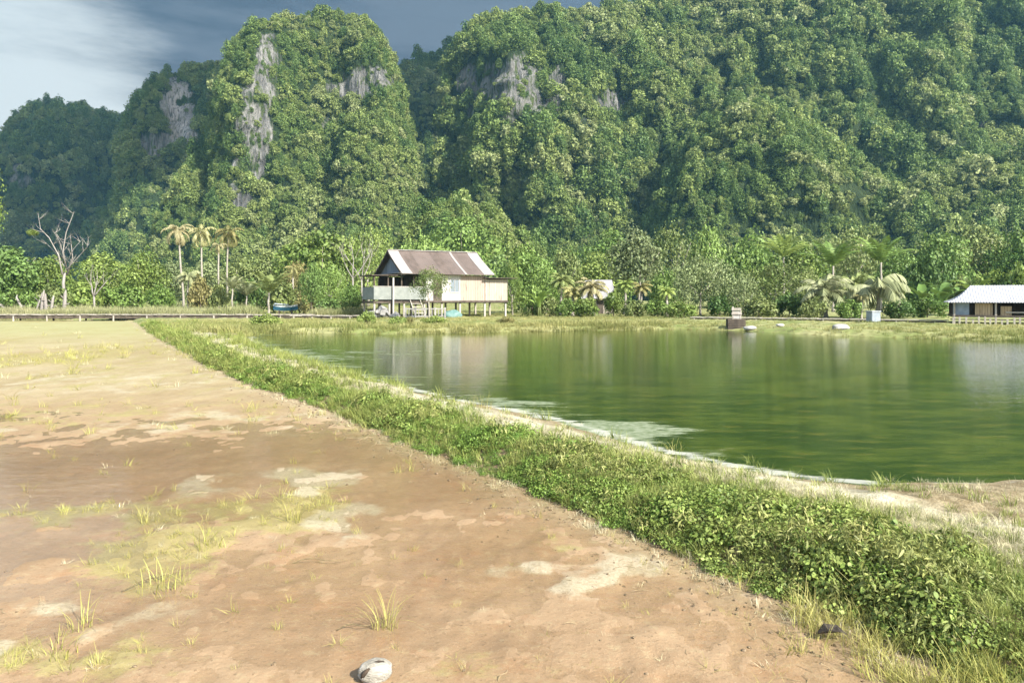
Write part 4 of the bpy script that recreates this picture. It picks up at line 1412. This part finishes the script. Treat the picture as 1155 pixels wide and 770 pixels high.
D = 70
X = W(72, D)
z0 = gz(X, D)
root = empty('dead_tree', (X, D, z0), 0, 'tall bare whitish tree with forked branches near the left edge', 'dead tree')
mb = MB()
mb.tube([(0, 0, -.2), (.08, 0, 1.6), (-.05, 0, 3.0), (.05, .05, 4.0)], [.19, .15, .13, .11], 9)
rng_ = random.Random(3)
P0 = Vector((0, 0, 3.0))
def pxz(px, py):
    return Vector((W(px, D) - X, 0, ZH(py, D) - z0))
mb.build('trunk', m_dead, root, smooth=True)
for path, r in (([(72, 310), (66, 288), (56, 268), (45, 258), (42, 240)], .12), ([(73, 305), (73, 285), (74, 262), (79, 245), (82, 238)], .12), ([(73, 310), (80, 290), (81, 266)], .15),
                ([(73, 308), (86, 290), (97, 279), (100, 276)], .07), ([(72, 300), (60, 284), (46, 270)], .07), ([(72, 296), (66, 272), (60, 258)], .06), ([(74, 298), (84, 280), (92, 268)], .05), ([(72, 292), (70, 276), (63, 262)], .05)):
    mb = MB()
    r = r * .62
    pts = [pxz(*q_) + Vector((0, rng_.uniform(-.4, .4), 0)) for q_ in path]
    mb.tube(pts, [r * (1 - .8 * k / (len(pts) - 1)) for k in range(len(pts))], 7)
    for k in range(1, len(pts)):
        for s_ in range(2):
            branchy(mb, pts[k] * .6 + pts[k - 1] * .4, Vector((rng_.uniform(-1, 1), rng_.uniform(-.7, .7), rng_.uniform(.1, 1))).normalized(), rng_.uniform(.5, 1.1), .026, 1, rng_)
    mb.build('branch', m_dead, root, smooth=True)
lf = link('leaf_tuft', BUSH[0], root, LM['yellow'])
lf.location = pxz(37, 266)
lf.scale = (.55, .5, .6)
for (px, top, ln, th, lb) in ((46, 327, .1, .22, 'leftmost thick broken stump below the bare white tree'), (52, 331, -.05, .25, 'second broken stump below the bare white tree'), (57, 333, .12, .2, 'third stump, leaning right, below the bare white tree'),
                              (72, 327, .05, .26, 'pale upright stump at the foot of the bare white tree'), (27, 332, -.35, .16, 'leaning grey log on the left of the stumps'), (12, 338, -.9, .12, 'fallen pale log at the far left of the boardwalk'),
                              (40, 330, .25, .12, 'thin leaning dead stem among the stumps')):
    D_ = 64.5
    X_ = W(px, D_)
    zz = gz(X_, D_)
    hh = ZH(top, D_) - zz
    mb = MB()
    mb.tube([(0, 0, -.1), (ln * hh * .4, .03, hh * .45), (ln * hh, 0, hh * .85), (ln * hh + .06, .02, hh)], [th * .75, th * .6, th * .5, th * .12], 8)
    for k in range(3):
        a = k * 2.2
        mb.tube([(ln * hh * .5, 0, hh * (.4 + .12 * k)), (ln * hh * .5 + .45 * math.cos(a), .35 * math.sin(a), hh * (.5 + .15 * k))], [th * .3, th * .08], 6)
    o = mb.build('tree_stump', m_dead, smooth=True)
    o.location = (X_, D_, zz)
    tag(o, lb, 'stump', 'dead stumps by the boardwalk')
for (px, top, D_, lb, seed) in ((106, 312, 67, 'slim bare forked sapling behind the boardwalk', 5), (398, 276, 90, 'bare pale branched tree behind the left end of the veranda', 9), (408, 282, 92, 'second bare pale tree close to the house gable', 12)):
    X_ = W(px, D_)
    zz = gz(X_, D_)
    hh = ZH(top, D_) - zz
    mb = MB()
    rg = random.Random(seed)
    mb.tube([(0, 0, -.1), (.03, 0, hh * .25), (0, 0, hh * .5)], [.11, .09, .08], 7)
    for s_ in (-1, 1, .2):
        branchy(mb, Vector((0, 0, hh * .48)), Vector((s_ * .55, .1, 1)).normalized(), hh * .55, .07, 2, rg)
    o = mb.build('bare_tree', m_dead, smooth=True)
    o.location = (X_, D_, zz)
    tag(o, lb, 'bare tree', 'bare saplings of the valley floor')

# ------------------------------------------------------------------ stilt house
def planks(name, c0, c1, axis='x', w=.16, rough=.85):
    """boards with their own tone each, seams between, weather streaks"""
    m, t = newmat(name)
    sx = t.n('ShaderNodeSeparateXYZ')
    t.l(t.objco(), sx.inputs[0])
    v = t.math('DIVIDE', sx.outputs['XYZ'.index(axis.upper())], w)
    cell = t.math('FLOOR', v)
    wn = t.n('ShaderNodeTexWhiteNoise', noise_dimensions='1D')
    t.l(cell, wn.inputs['W'])
    fr_ = t.math('FRACT', v)
    seam = t.math('LESS_THAN', t.math('ABSOLUTE', t.math('SUBTRACT', fr_, .5)), .45)
    nz_ = t.noise(2.0, 5, t.objco(), .6, (2.5, 2.5, .5) if axis != 'z' else (.5, .5, 2.5))
    c = t.mix(t.math('ADD', t.math('MULTIPLY', wn.outputs[0], .5), t.math('MULTIPLY', nz_, .5)), c0, c1)
    c = t.mix(t.ramp(nz_, .52, .72), c, tuple(.5 * k for k in c0))
    c = t.mix(seam, tuple(.3 * k for k in c0), c)
    t.out(pr(t, c, rough, .25, t.bump(seam, .4, .02)))
    return m


def corrugated(name, c0, c1, c2, axis=0, pitch=9.0, metal=0.0):
    m, t = newmat(name)
    oc = t.objco()
    sx = t.n('ShaderNodeSeparateXYZ')
    t.l(oc, sx.inputs[0])
    wv = t.math('SINE', t.math('MULTIPLY', sx.outputs[axis], pitch * 6.283))
    sheet = t.n('ShaderNodeTexWhiteNoise', noise_dimensions='1D')
    t.l(t.math('FLOOR', t.math('DIVIDE', sx.outputs[axis], .8)), sheet.inputs['W'])
    n1 = t.noise(.9, 5, oc, .6, (2, 1, 1) if axis == 0 else (1, 2, 1))
    n2 = t.noise(6, 4, oc, .6)
    c = t.mix(t.ramp(n1, .3, .7), c0, c1)
    c = t.mix(t.math('MULTIPLY', sheet.outputs[0], .55), c, c2)
    c = t.mix(t.math('MULTIPLY', t.ramp(n2, .55, .75), .5), c, tuple(.6 * k for k in c1))
    t.out(pr(t, c, .6, .3, t.bump(wv, .5, .03), metal))
    return m


m_roof = corrugated('old_roof', (.075, .058, .048), (.12, .093, .078), (.15, .12, .105))
m_roofpale = corrugated('pale_roof_sheet', (.23, .215, .20), (.31, .295, .28), (.27, .245, .22))
m_white = planks('white_boards', (.38, .37, .33), (.50, .485, .445))
m_pink = planks('pinkish_boards', (.27, .21, .165), (.36, .29, .235))
m_tan = planks('tan_boards', (.27, .235, .185), (.37, .33, .27))
m_green = plain('faded_green_paint', (.165, .18, .16), (.225, .24, .215), 2, .8)
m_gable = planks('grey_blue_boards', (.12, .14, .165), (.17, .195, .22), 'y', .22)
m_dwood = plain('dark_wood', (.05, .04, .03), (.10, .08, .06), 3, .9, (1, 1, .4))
m_wood = plain('weathered_wood', (.27, .24, .20), (.38, .35, .30), 3, .9, (1, 1, .4))
m_post = plain('pale_post', (.32, .30, .265), (.43, .41, .37), 3, .9, (1, 1, .4))
m_glass, t = newmat('dim_window_glass')
t.out(pr(t, t.mix(t.noise(3, 3, t.objco()), (.10, .13, .15), (.16, .19, .21)), .15, .5))
m_conc = plain('pale_concrete', (.20, .195, .18), (.30, .29, .27), 1.5, .9)

TH = R(28)
HX, HYY = W(455, 58), 58.0
HZ = gz(HX, HYY)
house = empty('stilt_house', (HX, HYY, HZ), TH, 'wooden stilt house with purple brown gabled metal roof on the far bank', 'house')
zl = lambda z: z - HZ                            # absolute height to house coordinates
FL, EV, RG, BK = zl(1.55), zl(3.72), zl(5.72), 6.2
def hb(name, mat, *boxes, parent=None, bevel=.012):
    mb = MB()
    for b in boxes:
        mb.box(*b)
    return mb.build(name, mat, parent or house, bevel)
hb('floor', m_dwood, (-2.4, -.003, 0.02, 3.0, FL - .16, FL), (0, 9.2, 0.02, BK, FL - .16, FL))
wall_w = hb('white_wall', m_white, (1.9, 4.9, 0, .10, FL + .003, EV - .05))
wall_w['label'] = 'whitewashed board wall'
wall_p = hb('pink_wall', m_pink, (4.903, 7.15, 0, .10, FL + .003, EV - .08))
wall_p['label'] = 'pinkish board wall'
wall_t = hb('extension_wall', m_tan, (7.153, 9.2, -.02, .08, FL + .003, zl(3.35)), (9.1, 9.197, .083, BK, FL + .003, zl(3.35)))
wall_t['label'] = 'paler tan board wall of the right extension'
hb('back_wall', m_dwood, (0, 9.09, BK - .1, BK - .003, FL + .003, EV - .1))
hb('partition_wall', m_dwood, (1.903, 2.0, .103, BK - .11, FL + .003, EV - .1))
hb('corner_board', m_wood, (7.11, 7.20, -.06, -.023, FL - .1, EV - .1))
hb('corner_board', m_wood, (4.86, 4.94, -.03, -.003, FL - .05, EV - .1))
hb('sill_beam', m_dwood, (1.6, 9.25, -.08, -.025, FL - .12, FL + .04))
wf = hb('window', m_glass, (4.02, 4.72, -.015, .02, FL + .75, FL + 1.72), bevel=0)
mb = MB()
for (a, b, c, d) in ((3.94, 4.02, FL + .68, FL + 1.80), (4.72, 4.80, FL + .68, FL + 1.80), (4.02, 4.72, FL + 1.72, FL + 1.80), (4.02, 4.72, FL + .68, FL + .75), (4.35, 4.39, FL + .75, FL + 1.72)):
    mb.box(a, b, -.05, -.003, c, d)
fr_ = mb.build('frame', m_post, wf, .008)
hb('door', m_dwood, (2.5, 3.25, -.03, -.003, FL + .02, FL + 1.85))
# gable end: boards above the veranda opening
mb = MB()
RV = 2.9
def roofz(v):                                     # roof height across the house, slightly flared towards the eaves
    k = (RV - v) / (RV + .55) if v < RV else (v - RV) / (BK + .5 - RV)
    return RG - (RG - EV) * (k ** .88)
gx = .12
n = 9
vs_ = [0.35 + (BK - .7) * i / n for i in range(n + 1)]
prof_ = [(gx, v, roofz(v) - .14) for v in vs_]
b = len(mb.v)
mb.add([(gx, vs_[0], EV + .02), (gx, vs_[-1], EV + .02)] + prof_[::-1] + [(gx + .06, vs_[0], EV + .02), (gx + .06, vs_[-1], EV + .02)] + [(gx + .06, q_[1], q_[2]) for q_ in prof_[::-1]],
       [tuple(range(n + 3))[::-1], tuple(range(n + 3, 2 * n + 6))])
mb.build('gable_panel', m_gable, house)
hb('gable_beam', m_wood, (.0, .14, -.1, BK + .1, EV - .10, EV + .015))
hb('pent_roof', m_wood, (-.42, .11, -.45, BK + .3, EV + .02, EV + .06))
# roof slopes
def slope(v0, v1, u0, u1, th, lift, name, mat, nseg=8, label=None):
    mb = MB()
    for i in range(nseg):
        a, c = v0 + (v1 - v0) * i / nseg, v0 + (v1 - v0) * (i + 1) / nseg
        b = len(mb.v)
    V, Fc = [], []
    for i in range(nseg + 1):
        v = v0 + (v1 - v0) * i / nseg
        z = roofz(v) + lift
        V += [(u0, v, z), (u1, v, z), (u0, v, z - th), (u1, v, z - th)]
    for i in range(nseg):
        a, c = 4 * i, 4 * (i + 1)
        Fc += [(a, a + 1, c + 1, c), (a + 2, c + 2, c + 3, a + 3), (a, c, c + 2, a + 2), (a + 1, a + 3, c + 3, c + 1)]
    Fc += [(0, 2, 3, 1), (4 * nseg, 4 * nseg + 1, 4 * nseg + 3, 4 * nseg + 2)]
    mb.add(V, Fc)
    o = mb.build(name, mat, house)
    if label:
        o['label'] = label
    return o
slope(-.55, RV, -.25, 7.65, .05, 0, 'roof_slope', m_roof, label='purple brown rusted front roof slope')
slope(RV + .003, BK + .5, -.25, 7.65, .05, 0, 'roof_slope', m_roof)
slope(-.57, RV, -.33, .55, .03, .035, 'roof_sheet', m_roofpale, label='pale newer sheet along the left roof edge')
slope(-.57, RV, 6.75, 7.72, .03, .035, 'roof_sheet', m_roofpale, label='pale newer sheet along the right roof edge')
slope(-.57, RV, 5.05, 5.25, .03, .03, 'roof_sheet', m_roofpale, label='narrow pale strip on the roof slope')
hb('ridge_cap', m_roofpale, (-.3, 7.7, RV - .14, RV + .14, RG - .012, RG + .05))
mb = MB()
for i in range(8):
    a, c = -.55 + (RV + .55) * i / 8, -.55 + (RV + .55) * (i + 1) / 8
    mb.slab([(-.36, a, roofz(a) - .16), (-.36, c, roofz(c) - .16), (-.36, c, roofz(c) + .02), (-.36, a, roofz(a) + .02)], .04)
mb.build('bargeboard', m_dwood, house)
mb = MB()
for i in range(8):
    a, c = RV + (BK + .5 - RV) * i / 8, RV + (BK + .5 - RV) * (i + 1) / 8
    mb.slab([(-.36, a, roofz(a) - .16), (-.36, c, roofz(c) - .16), (-.36, c, roofz(c) + .02), (-.36, a, roofz(a) + .02)], .04)
mb.build('bargeboard', m_dwood, house)
hb('extension_roof', m_dwood, (6.9, 9.9, -.5, BK + .2, zl(3.42), zl(3.48)))
hb('veranda_roof', m_dwood, (-2.6, -.45, -.1, 3.3, zl(3.52), zl(3.59)))
mb = MB()
mb.box(-2.4, 1.9, -.03, .03, FL + .12, FL + 1.10)
mb.box(-2.4, -2.34, .033, 3.0, FL + .12, FL + 1.10)
mb.build('veranda_parapet', m_green, house, .012)
hb('parapet_rail', m_post, (-2.45, 1.9, -.06, .06, FL + 1.103, FL + 1.16))
for (u, v) in ((-2.32, .1), (-2.32, 2.8), (-1.2, .1), (-.1, .1), (-.1, BK - .3), (.9, .1)):
    hb('veranda_post', m_dwood, (u - .05, u + .05, v - .05 + .04, v + .05 + .04, FL + .003, EV - .18 if u > -.3 else zl(3.52) - .003))
hb('entrance_post', m_post, (-.95, -.83, -.24, -.12, -.1, zl(3.38)))
for u in (-2.3, -1.1, 0.1, 1.8, 3.3, 4.9, 7.15, 9.1):
    for v in ((.1, 2.7) if u < 0 else (.1, 3.1, BK - .15)):
        mb = MB()
        mb.box(u - .07, u + .07, v - .07 + .05, v + .07 + .05, -.15, FL - .163)
        mb.build('stilt', m_post if v < 1 and u > 3.5 else m_wood, house, .01)
# stairs up to the veranda
mb = MB()
for k in range(5):
    mb.box(.6, 1.4, -.28 - .24 * k, -.09 - .24 * k, FL - .22 - .24 * k, FL - .17 - .24 * k)
mb.slab([(.56, -.09, FL - .05), (.56, -1.3, .0), (.56, -1.3, .16), (.56, -.09, FL + .1)], .05)
mb.slab([(1.40, -.09, FL - .05), (1.40, -1.3, .0), (1.40, -1.3, .16), (1.40, -.09, FL + .1)], .05)
mb.build('stairs', m_wood, house)

def local(u, v):
    return (HX + u * math.cos(TH) - v * math.sin(TH), HYY + u * math.sin(TH) + v * math.cos(TH))
# white balustrade in front of the veranda
x_, y_ = local(-.4, -1.6)
fence = empty('white_balustrade', (x_, y_, gz(x_, y_)), R(6), 'low white balustrade between the stilt house and the water', 'balustrade')
mb = MB()
for k in range(5):
    m2 = MB()
    m2.box(k * .75 - .07, k * .75 + .07, -.07, .07, -.1, .86)
    m2.build('post', m_conc, fence, .01)
mb.box(.073, 2.927, -.04, .04, .70, .80)
mb.box(.073, 2.927, -.04, .04, .14, .22)
for k in range(12):
    if k % 3:
        mb.box(k * .25 - .03, k * .25 + .03, -.03, .03, .223, .697)
mb.build('rail', m_conc, fence, .008)
# odds and ends around the house
x_, y_ = local(-2.0, -.6)
rub = empty('rubble_heap', (x_, y_, gz(x_, y_)), 0, 'heap of pale broken blocks under the left end of the veranda', 'rubble heap')
rb = random.Random(4)
mb = MB()
for k in range(26):
    cx_, cy_, s_ = rb.uniform(-1.0, 1.3), rb.uniform(-.4, .5), rb.uniform(.10, .26)
    hh = max(0, .75 - .5 * abs(cx_)) * rb.random()
    M = Matrix.Rotation(rb.uniform(0, 3), 3, Vector((rb.random(), rb.random(), 1)).normalized())
    b = len(mb.v)
    vs_ = [M @ Vector((a * s_ * rb.uniform(.6, 1), c * s_ * rb.uniform(.6, 1), d * s_ * rb.uniform(.5, .8))) + Vector((cx_, cy_, hh + s_ * .4)) for d in (-1, 1) for c in (-1, 1) for a in (-1, 1)]
    mb.add(vs_, [(0, 2, 3, 1), (4, 5, 7, 6), (0, 1, 5, 4), (2, 6, 7, 3), (0, 4, 6, 2), (1, 3, 7, 5)])
mb.build('blocks', m_conc, rub)
x_, y_ = local(4.0, -.5)
tarp = bpy.data.meshes.new('tarpaulin')
bm = bmesh.new()
bmesh.ops.create_uvsphere(bm, u_segments=24, v_segments=12, radius=1)
for v in bm.verts:
    c = v.co
    k = 1 + .22 * float(fbm(c.x * 2.5, c.y * 2.5, c.z * 2, 3, 15))
    v.co = Vector((c.x * .8 * k, c.y * .4 * k, max(c.z, -.15) * .55 * k))
bm.to_mesh(tarp)
bm.free()
tarp.polygons.foreach_set('use_smooth', [True] * len(tarp.polygons))
o = link('tarpaulin', tarp, None, plain('teal_sheet', (.07, .15, .135), (.13, .21, .19), 2, .6))
o.location = (x_, y_, gz(x_, y_) + .1)
o.rotation_euler.z = TH
tag(o, 'teal plastic sheet heaped beside the stilts in front of the house', 'tarpaulin')

# small pale roofed hut behind the palms
D = 74
hut = empty('small_hut', (W(676, D), D, gz(W(676, D), D)), R(-10), 'small pale roofed hut half hidden by palms right of the stilt house', 'hut')
hz = lambda py: ZH(py, D) - hut.location.z
k = D / F
mb = MB()
e, r_ = hz(337), hz(316)
for s_ in (1, -1):
    mb.slab([(-19 * k, -1.7 * s_, e), (19 * k, -1.7 * s_, e), (14 * k, 0, r_), (-16 * k, 0, r_)][::s_], .05)
mb.build('roof', corrugated('hut_roof', (.22, .215, .215), (.29, .28, .285), (.25, .24, .22)), hut)
mb = MB()
mb.box(-16 * k, 15 * k, -1.2, 1.2, -.1, e + .1)
mb.build('wall', m_tan, hut)
mb = MB()
mb.box(-2 * k, 5 * k, -1.26, -1.203, .0, e * .9)
mb.build('door', m_dwood, hut)
# blue boat pulled up under the palm
D = 68
bx = W(322, D)
boat = empty('boat', (bx, D, gz(bx, D) + .35), R(12), 'blue and white boat lying under the young coconut palm', 'boat')
boat.scale = (.8, .8, .8)
def hull(name, mat, z0, z1, k0, k1):
    V, Fc = [], []
    n = 12
    for i in range(n + 1):
        u = i / n * 2 - 1
        half = .48 * (1 - abs(u) ** 2.6) + .02
        sh = .16 * u * u
        for zz, kk in ((z0, k0), (z1, k1)):
            V += [(u * 1.35, -half * kk, zz + sh), (u * 1.35, half * kk, zz + sh)]
    for i in range(n):
        a, c = 4 * i, 4 * i + 4
        Fc += [(a, c, c + 2, a + 2), (a + 1, a + 3, c + 3, c + 1), (a, a + 1, c + 1, c), (a + 2, c + 2, c + 3, a + 3)]
    Fc += [(0, 2, 3, 1), (4 * n, 4 * n + 1, 4 * n + 3, 4 * n + 2)]
    mb = MB()
    mb.add(V, Fc)
    return mb.build(name, mat, boat, smooth=False)
mb = MB()
for u_ in (-.7, .7):
    mb.box(u_ - .06, u_ + .06, -.5, .5, -.46, .10)
mb.build('cradle', m_dwood, boat)
hull('hull', plain('blue_paint', (.02, .085, .14), (.035, .12, .18), 3, .5), .0, .42, .55, .95)
hull('gunwale', plain('white_paint', (.38, .41, .42), (.46, .48, .48), 3, .5), .424, .60, .97, 1.05)
mb = MB()
mb.slab([(-1.2, -.5, .79), (.3, -.5, .66), (.3, .5, .66), (-1.2, .5, .79)], .10)
mb.build('cover', plain('boat_cover', (.34, .39, .43), (.42, .46, .48), 3, .5), boat, .03)

# ------------------------------------------------------------------ boardwalks
def boardwalk(p0, p1, z, wdt, label, step=2.4, th=.24):
    a, b = Vector((*p0, 0)), Vector((*p1, 0))
    L = (b - a).length
    root = empty('boardwalk', (p0[0], p0[1], 0), math.atan2(b.y - a.y, b.x - a.x), label, 'boardwalk', 'boardwalks along the far bank')
    rg = random.Random(int(L * 10))
    mb = MB()
    x = 0
    while x < L:
        d = rg.uniform(-.02, .02)
        mb.box(x, x + .23, -wdt / 2 + rg.uniform(-.05, .05), wdt / 2 + rg.uniform(-.05, .05), z - .045 + d, z + d)
        x += .25
    mb.build('deck', m_wood, root)
    mb = MB()
    for s_ in (-1, 1):
        mb.box(0, L, s_ * wdt * .38 - .05, s_ * wdt * .38 + .05, z - .08 - th, z - .08)
    mb.build('beam', m_dwood, root)
    x = .3
    while x < L:
        for s_ in (-1, 1):
            m2 = MB()
            m2.tube([(x + rg.uniform(-.1, .1), s_ * wdt * .42, -.7), (x, s_ * wdt * .42 + rg.uniform(-.03, .03), z - .10)], rg.uniform(.05, .075), 7)
            m2.build('post', m_wood if s_ < 0 else m_dwood, root)
        x += step
    return root


boardwalk((W(-60, 58), 58), (W(352, 58), 58), .52, 1.0, 'long low boardwalk crossing behind the field on the left', 2.6)
boardwalk((W(780, 55), 55), (W(1068, 47.2), 47.2), .40, .9, 'low dark boardwalk along the far shore on the right', 2.2)
boardwalk((W(330, 56), 56), (W(400, 55), 55), .50, .9, 'short dark boardwalk between the forked tree and the shrubs', 1.5)

# wooden sluice box with a frame on top, at the far shore
D = 41.5
x_ = W(830, D)
sl_ = empty('sluice_box', (x_, D, .0), R(-6), 'dark wooden box with a pale frame on top at the far shore', 'sluice box')
mb = MB()
mb.box(-.48, .42, -.4, .4, -.5, .62)
mb.build('box', m_dwood, sl_, .03)
mb = MB()
for k in range(6):
    mb.box(-.52, .46, -.45, -.403, -.08 + k * .12, .02 + k * .12)
mb.build('slats', m_dwood, sl_, .01)
mb = MB()
for px_ in (-.18, .24):
    mb.box(px_ - .04, px_ + .04, -.1, -.02, .623, 1.32 - .2 * (px_ > 0))
mb.box(-.26, .26, -.14, -.103, 1.10, 1.24)
mb.box(-.26, .30, -.14, -.103, .86, .98)
mb.build('frame', m_wood, sl_, .01)
mb = MB()
mb.box(-.14, .20, -.08, -.04, .63, 1.08)
mb.build('gate_board', m_post, sl_, .01)
# pale box standing by the boardwalk
D = 47.5
x_ = W(985, D)
bxx = empty('storage_box', (x_, D, gz(x_, D)), R(14), 'pale blue grey box standing on the bank behind the boardwalk', 'box')
mb = MB()
mb.box(-.33, .33, -.28, .28, .0, .62)
mb.build('body', plain('grey_blue_plastic', (.19, .22, .25), (.26, .29, .315), 3, .6), bxx, .03)
mb = MB()
mb.box(-.36, .36, -.31, .31, .623, .72)
mb.build('lid', plain('white_plastic', (.22, .24, .25), (.28, .30, .31), 3, .6), bxx, .02)
# white sacks at the water
for (px, py, s_, lb) in ((846, 368, .34, 'pale sack lying just right of the wooden box'), (948, 372, .42, 'largest white sack at the water below the pale box'), (880, 370, .22, 'small white sack at the water between the wooden box and the largest sack')):
    D_ = 40.0 if px < 900 else 36.2
    x_ = W(px, D_)
    me = bpy.data.meshes.new('sack')
    bm = bmesh.new()
    bmesh.ops.create_uvsphere(bm, u_segments=20, v_segments=12, radius=1)
    for v in bm.verts:
        c = v.co
        k = 1 + .15 * float(fbm(c.x * 2 + px, c.y * 2, c.z * 2, 3, 8))
        v.co = Vector((math.copysign(abs(c.x) ** .7, c.x) * s_ * k, c.y * s_ * .6 * k, c.z * s_ * .38 * k))
    bm.to_mesh(me)
    bm.free()
    me.polygons.foreach_set('use_smooth', [True] * len(me.polygons))
    o = link('sack', me, None, bpy.data.materials.get('white_sack') or plain('white_sack', (.27, .265, .24), (.37, .36, .335), 4, .8))
    o.location = (x_, D_, max(gz(x_, D_), .02) + s_ * .35)
    tag(o, lb, 'sack', 'pale sacks along the far shore')

# ------------------------------------------------------------------ white roofed hut on the right
D = 45.0
gx0 = W(1069, D)
gz0 = gz(gx0, D)
gaz = empty('waterside_hut', (gx0, D, gz0), R(-27), 'low hut with white metal hip roof standing over the right shore', 'hut')
A = lambda z: z - gz0
m_wroof = corrugated('white_roof', (.33, .335, .36), (.41, .415, .43), (.36, .36, .38), 0, 7)
LW, DW = 7.2, 4.2
E, RGZ = A(1.56), A(2.58)
rr = [(0, 0, E), (LW, 0, E), (LW, DW, E), (0, DW, E)]
r0, r1 = (1.35, DW * .5, RGZ), (LW - 1.35, DW * .5, RGZ)
mid = lambda a, b, k, dz: (a[0] + (b[0] - a[0]) * k, a[1] + (b[1] - a[1]) * k, a[2] + (b[2] - a[2]) * k + dz)
for nm, quad in (('front', (rr[0], rr[1], r1, r0)), ('right', (rr[1], rr[2], r1, r1)), ('back', (rr[2], rr[3], r0, r1)), ('left', (rr[3], rr[0], r0, r0))):
    V, Fc = [], []
    for i in range(6):
        k = i / 5
        dz = -.17 * math.sin(math.pi * k)
        a, b = mid(quad[0], quad[3], k, dz), mid(quad[1], quad[2], k, dz)
        V += [a, b, (a[0], a[1], a[2] - .04), (b[0], b[1], b[2] - .04)]
    for i in range(5):
        a, c = 4 * i, 4 * i + 4
        Fc += [(a, a + 1, c + 1, c), (a + 2, c + 2, c + 3, a + 3)]
    Fc += [(0, 2, 3, 1)]
    mb = MB()
    mb.add(V, Fc)
    mb.build('roof_slope', m_wroof, gaz)
DK = A(.76)
hb2 = lambda nm, mat, *bs: [mb.box(*b_) for mb in [MB()] for b_ in bs] and None
def gb(nm, mat, *bs, bev=.01):
    mb = MB()
    for b_ in bs:
        mb.box(*b_)
    return mb.build(nm, mat, gaz, bev)
gb('deck', m_dwood, (.25, LW - .25, .3, DW - .3, DK - .12, DK))
gb('back_wall', m_dwood, (.3, LW - .3, DW - .45, DW - .36, DK + .003, E - .05))
gb('side_wall', plain('blue_grey_paint', (.16, .20, .24), (.24, .28, .32), 3), (.3, 1.15, .42, .48, DK + .003, E - .04))
gb('board_wall', planks('brown_boards', (.26, .19, .11), (.38, .29, .18), 'x', .14), (1.45, 2.35, .40, .46, DK + .003, E - .08), (2.75, 3.3, .40, .46, DK + .003, E - .25))
gb('rail', m_wood, (3.0, LW - .3, .34, .39, DK + .14, DK + .22))
gb('post', m_wood, (.32, .42, .30, .40, -.6, E - .003))
gb('post', m_wood, (2.45, 2.55, .30, .40, -.6, E - .003))
gb('post', m_wood, (4.2, 4.3, .30, .40, -.6, E - .003))
gb('post', m_wood, (5.6, 5.7, .30, .40, -.6, E - .003))
gb('post', m_post, (LW - .42, LW - .32, .30, .40, -.6, E - .003))
gb('table', m_wood, (4.6, 6.0, 1.2, 2.0, DK + .28, DK + .33), (4.7, 4.78, 1.3, 1.38, DK + .003, DK + .277), (5.8, 5.88, 1.3, 1.38, DK + .003, DK + .277))
lampo = gb('hanging_lamp', m_conc, (4.75, 4.93, .7, .88, E - .36, E - .2), (4.83, 4.85, .78, .80, E - .197, E + .1), bev=.02)
# picket fence below the hut
pf = empty('picket_fence', (gx0 + .1, D - .3, gz0), R(-27), 'weathered picket fence standing below the white roofed hut', 'fence')
mb = MB()
rg = random.Random(5)
x_ = 0
while x_ < 6.6:
    mb.box(x_, x_ + .10, -.02, .02, -.55, DK - .12 + rg.uniform(-.16, .07))
    x_ += .30 + rg.uniform(-.05, .05)
mb.build('pickets', m_wood, pf, .006)
mb = MB()
mb.box(-.1, 6.7, .023, .06, .22, .28)
mb.box(-.1, 6.7, .023, .06, -.12, -.06)
mb.build('rail', m_dwood, pf, .006)

# ------------------------------------------------------------------ air
hz_ = bpy.data.meshes.new('haze')
mb = MB()
mb.box(-760, 760, -160, 830, -2.2, 330)
ho = mb.build('haze', None)
m_haze = bpy.data.materials.new('haze_air')
m_haze.use_nodes = True
t = NT(m_haze.node_tree)
pv = t.n('ShaderNodeVolumePrincipled')
pv.inputs['Color'].default_value = (.30, .70, .98, 1)
pv.inputs['Density'].default_value = .00014
pv.inputs['Anisotropy'].default_value = 0.1
o_ = t.n('ShaderNodeOutputMaterial')
t.l(pv.outputs[0], o_.inputs['Volume'])
ho.data.materials.append(m_haze)
tag(ho, 'thin pale blue haze in the valley air', None, None, 'stuff')
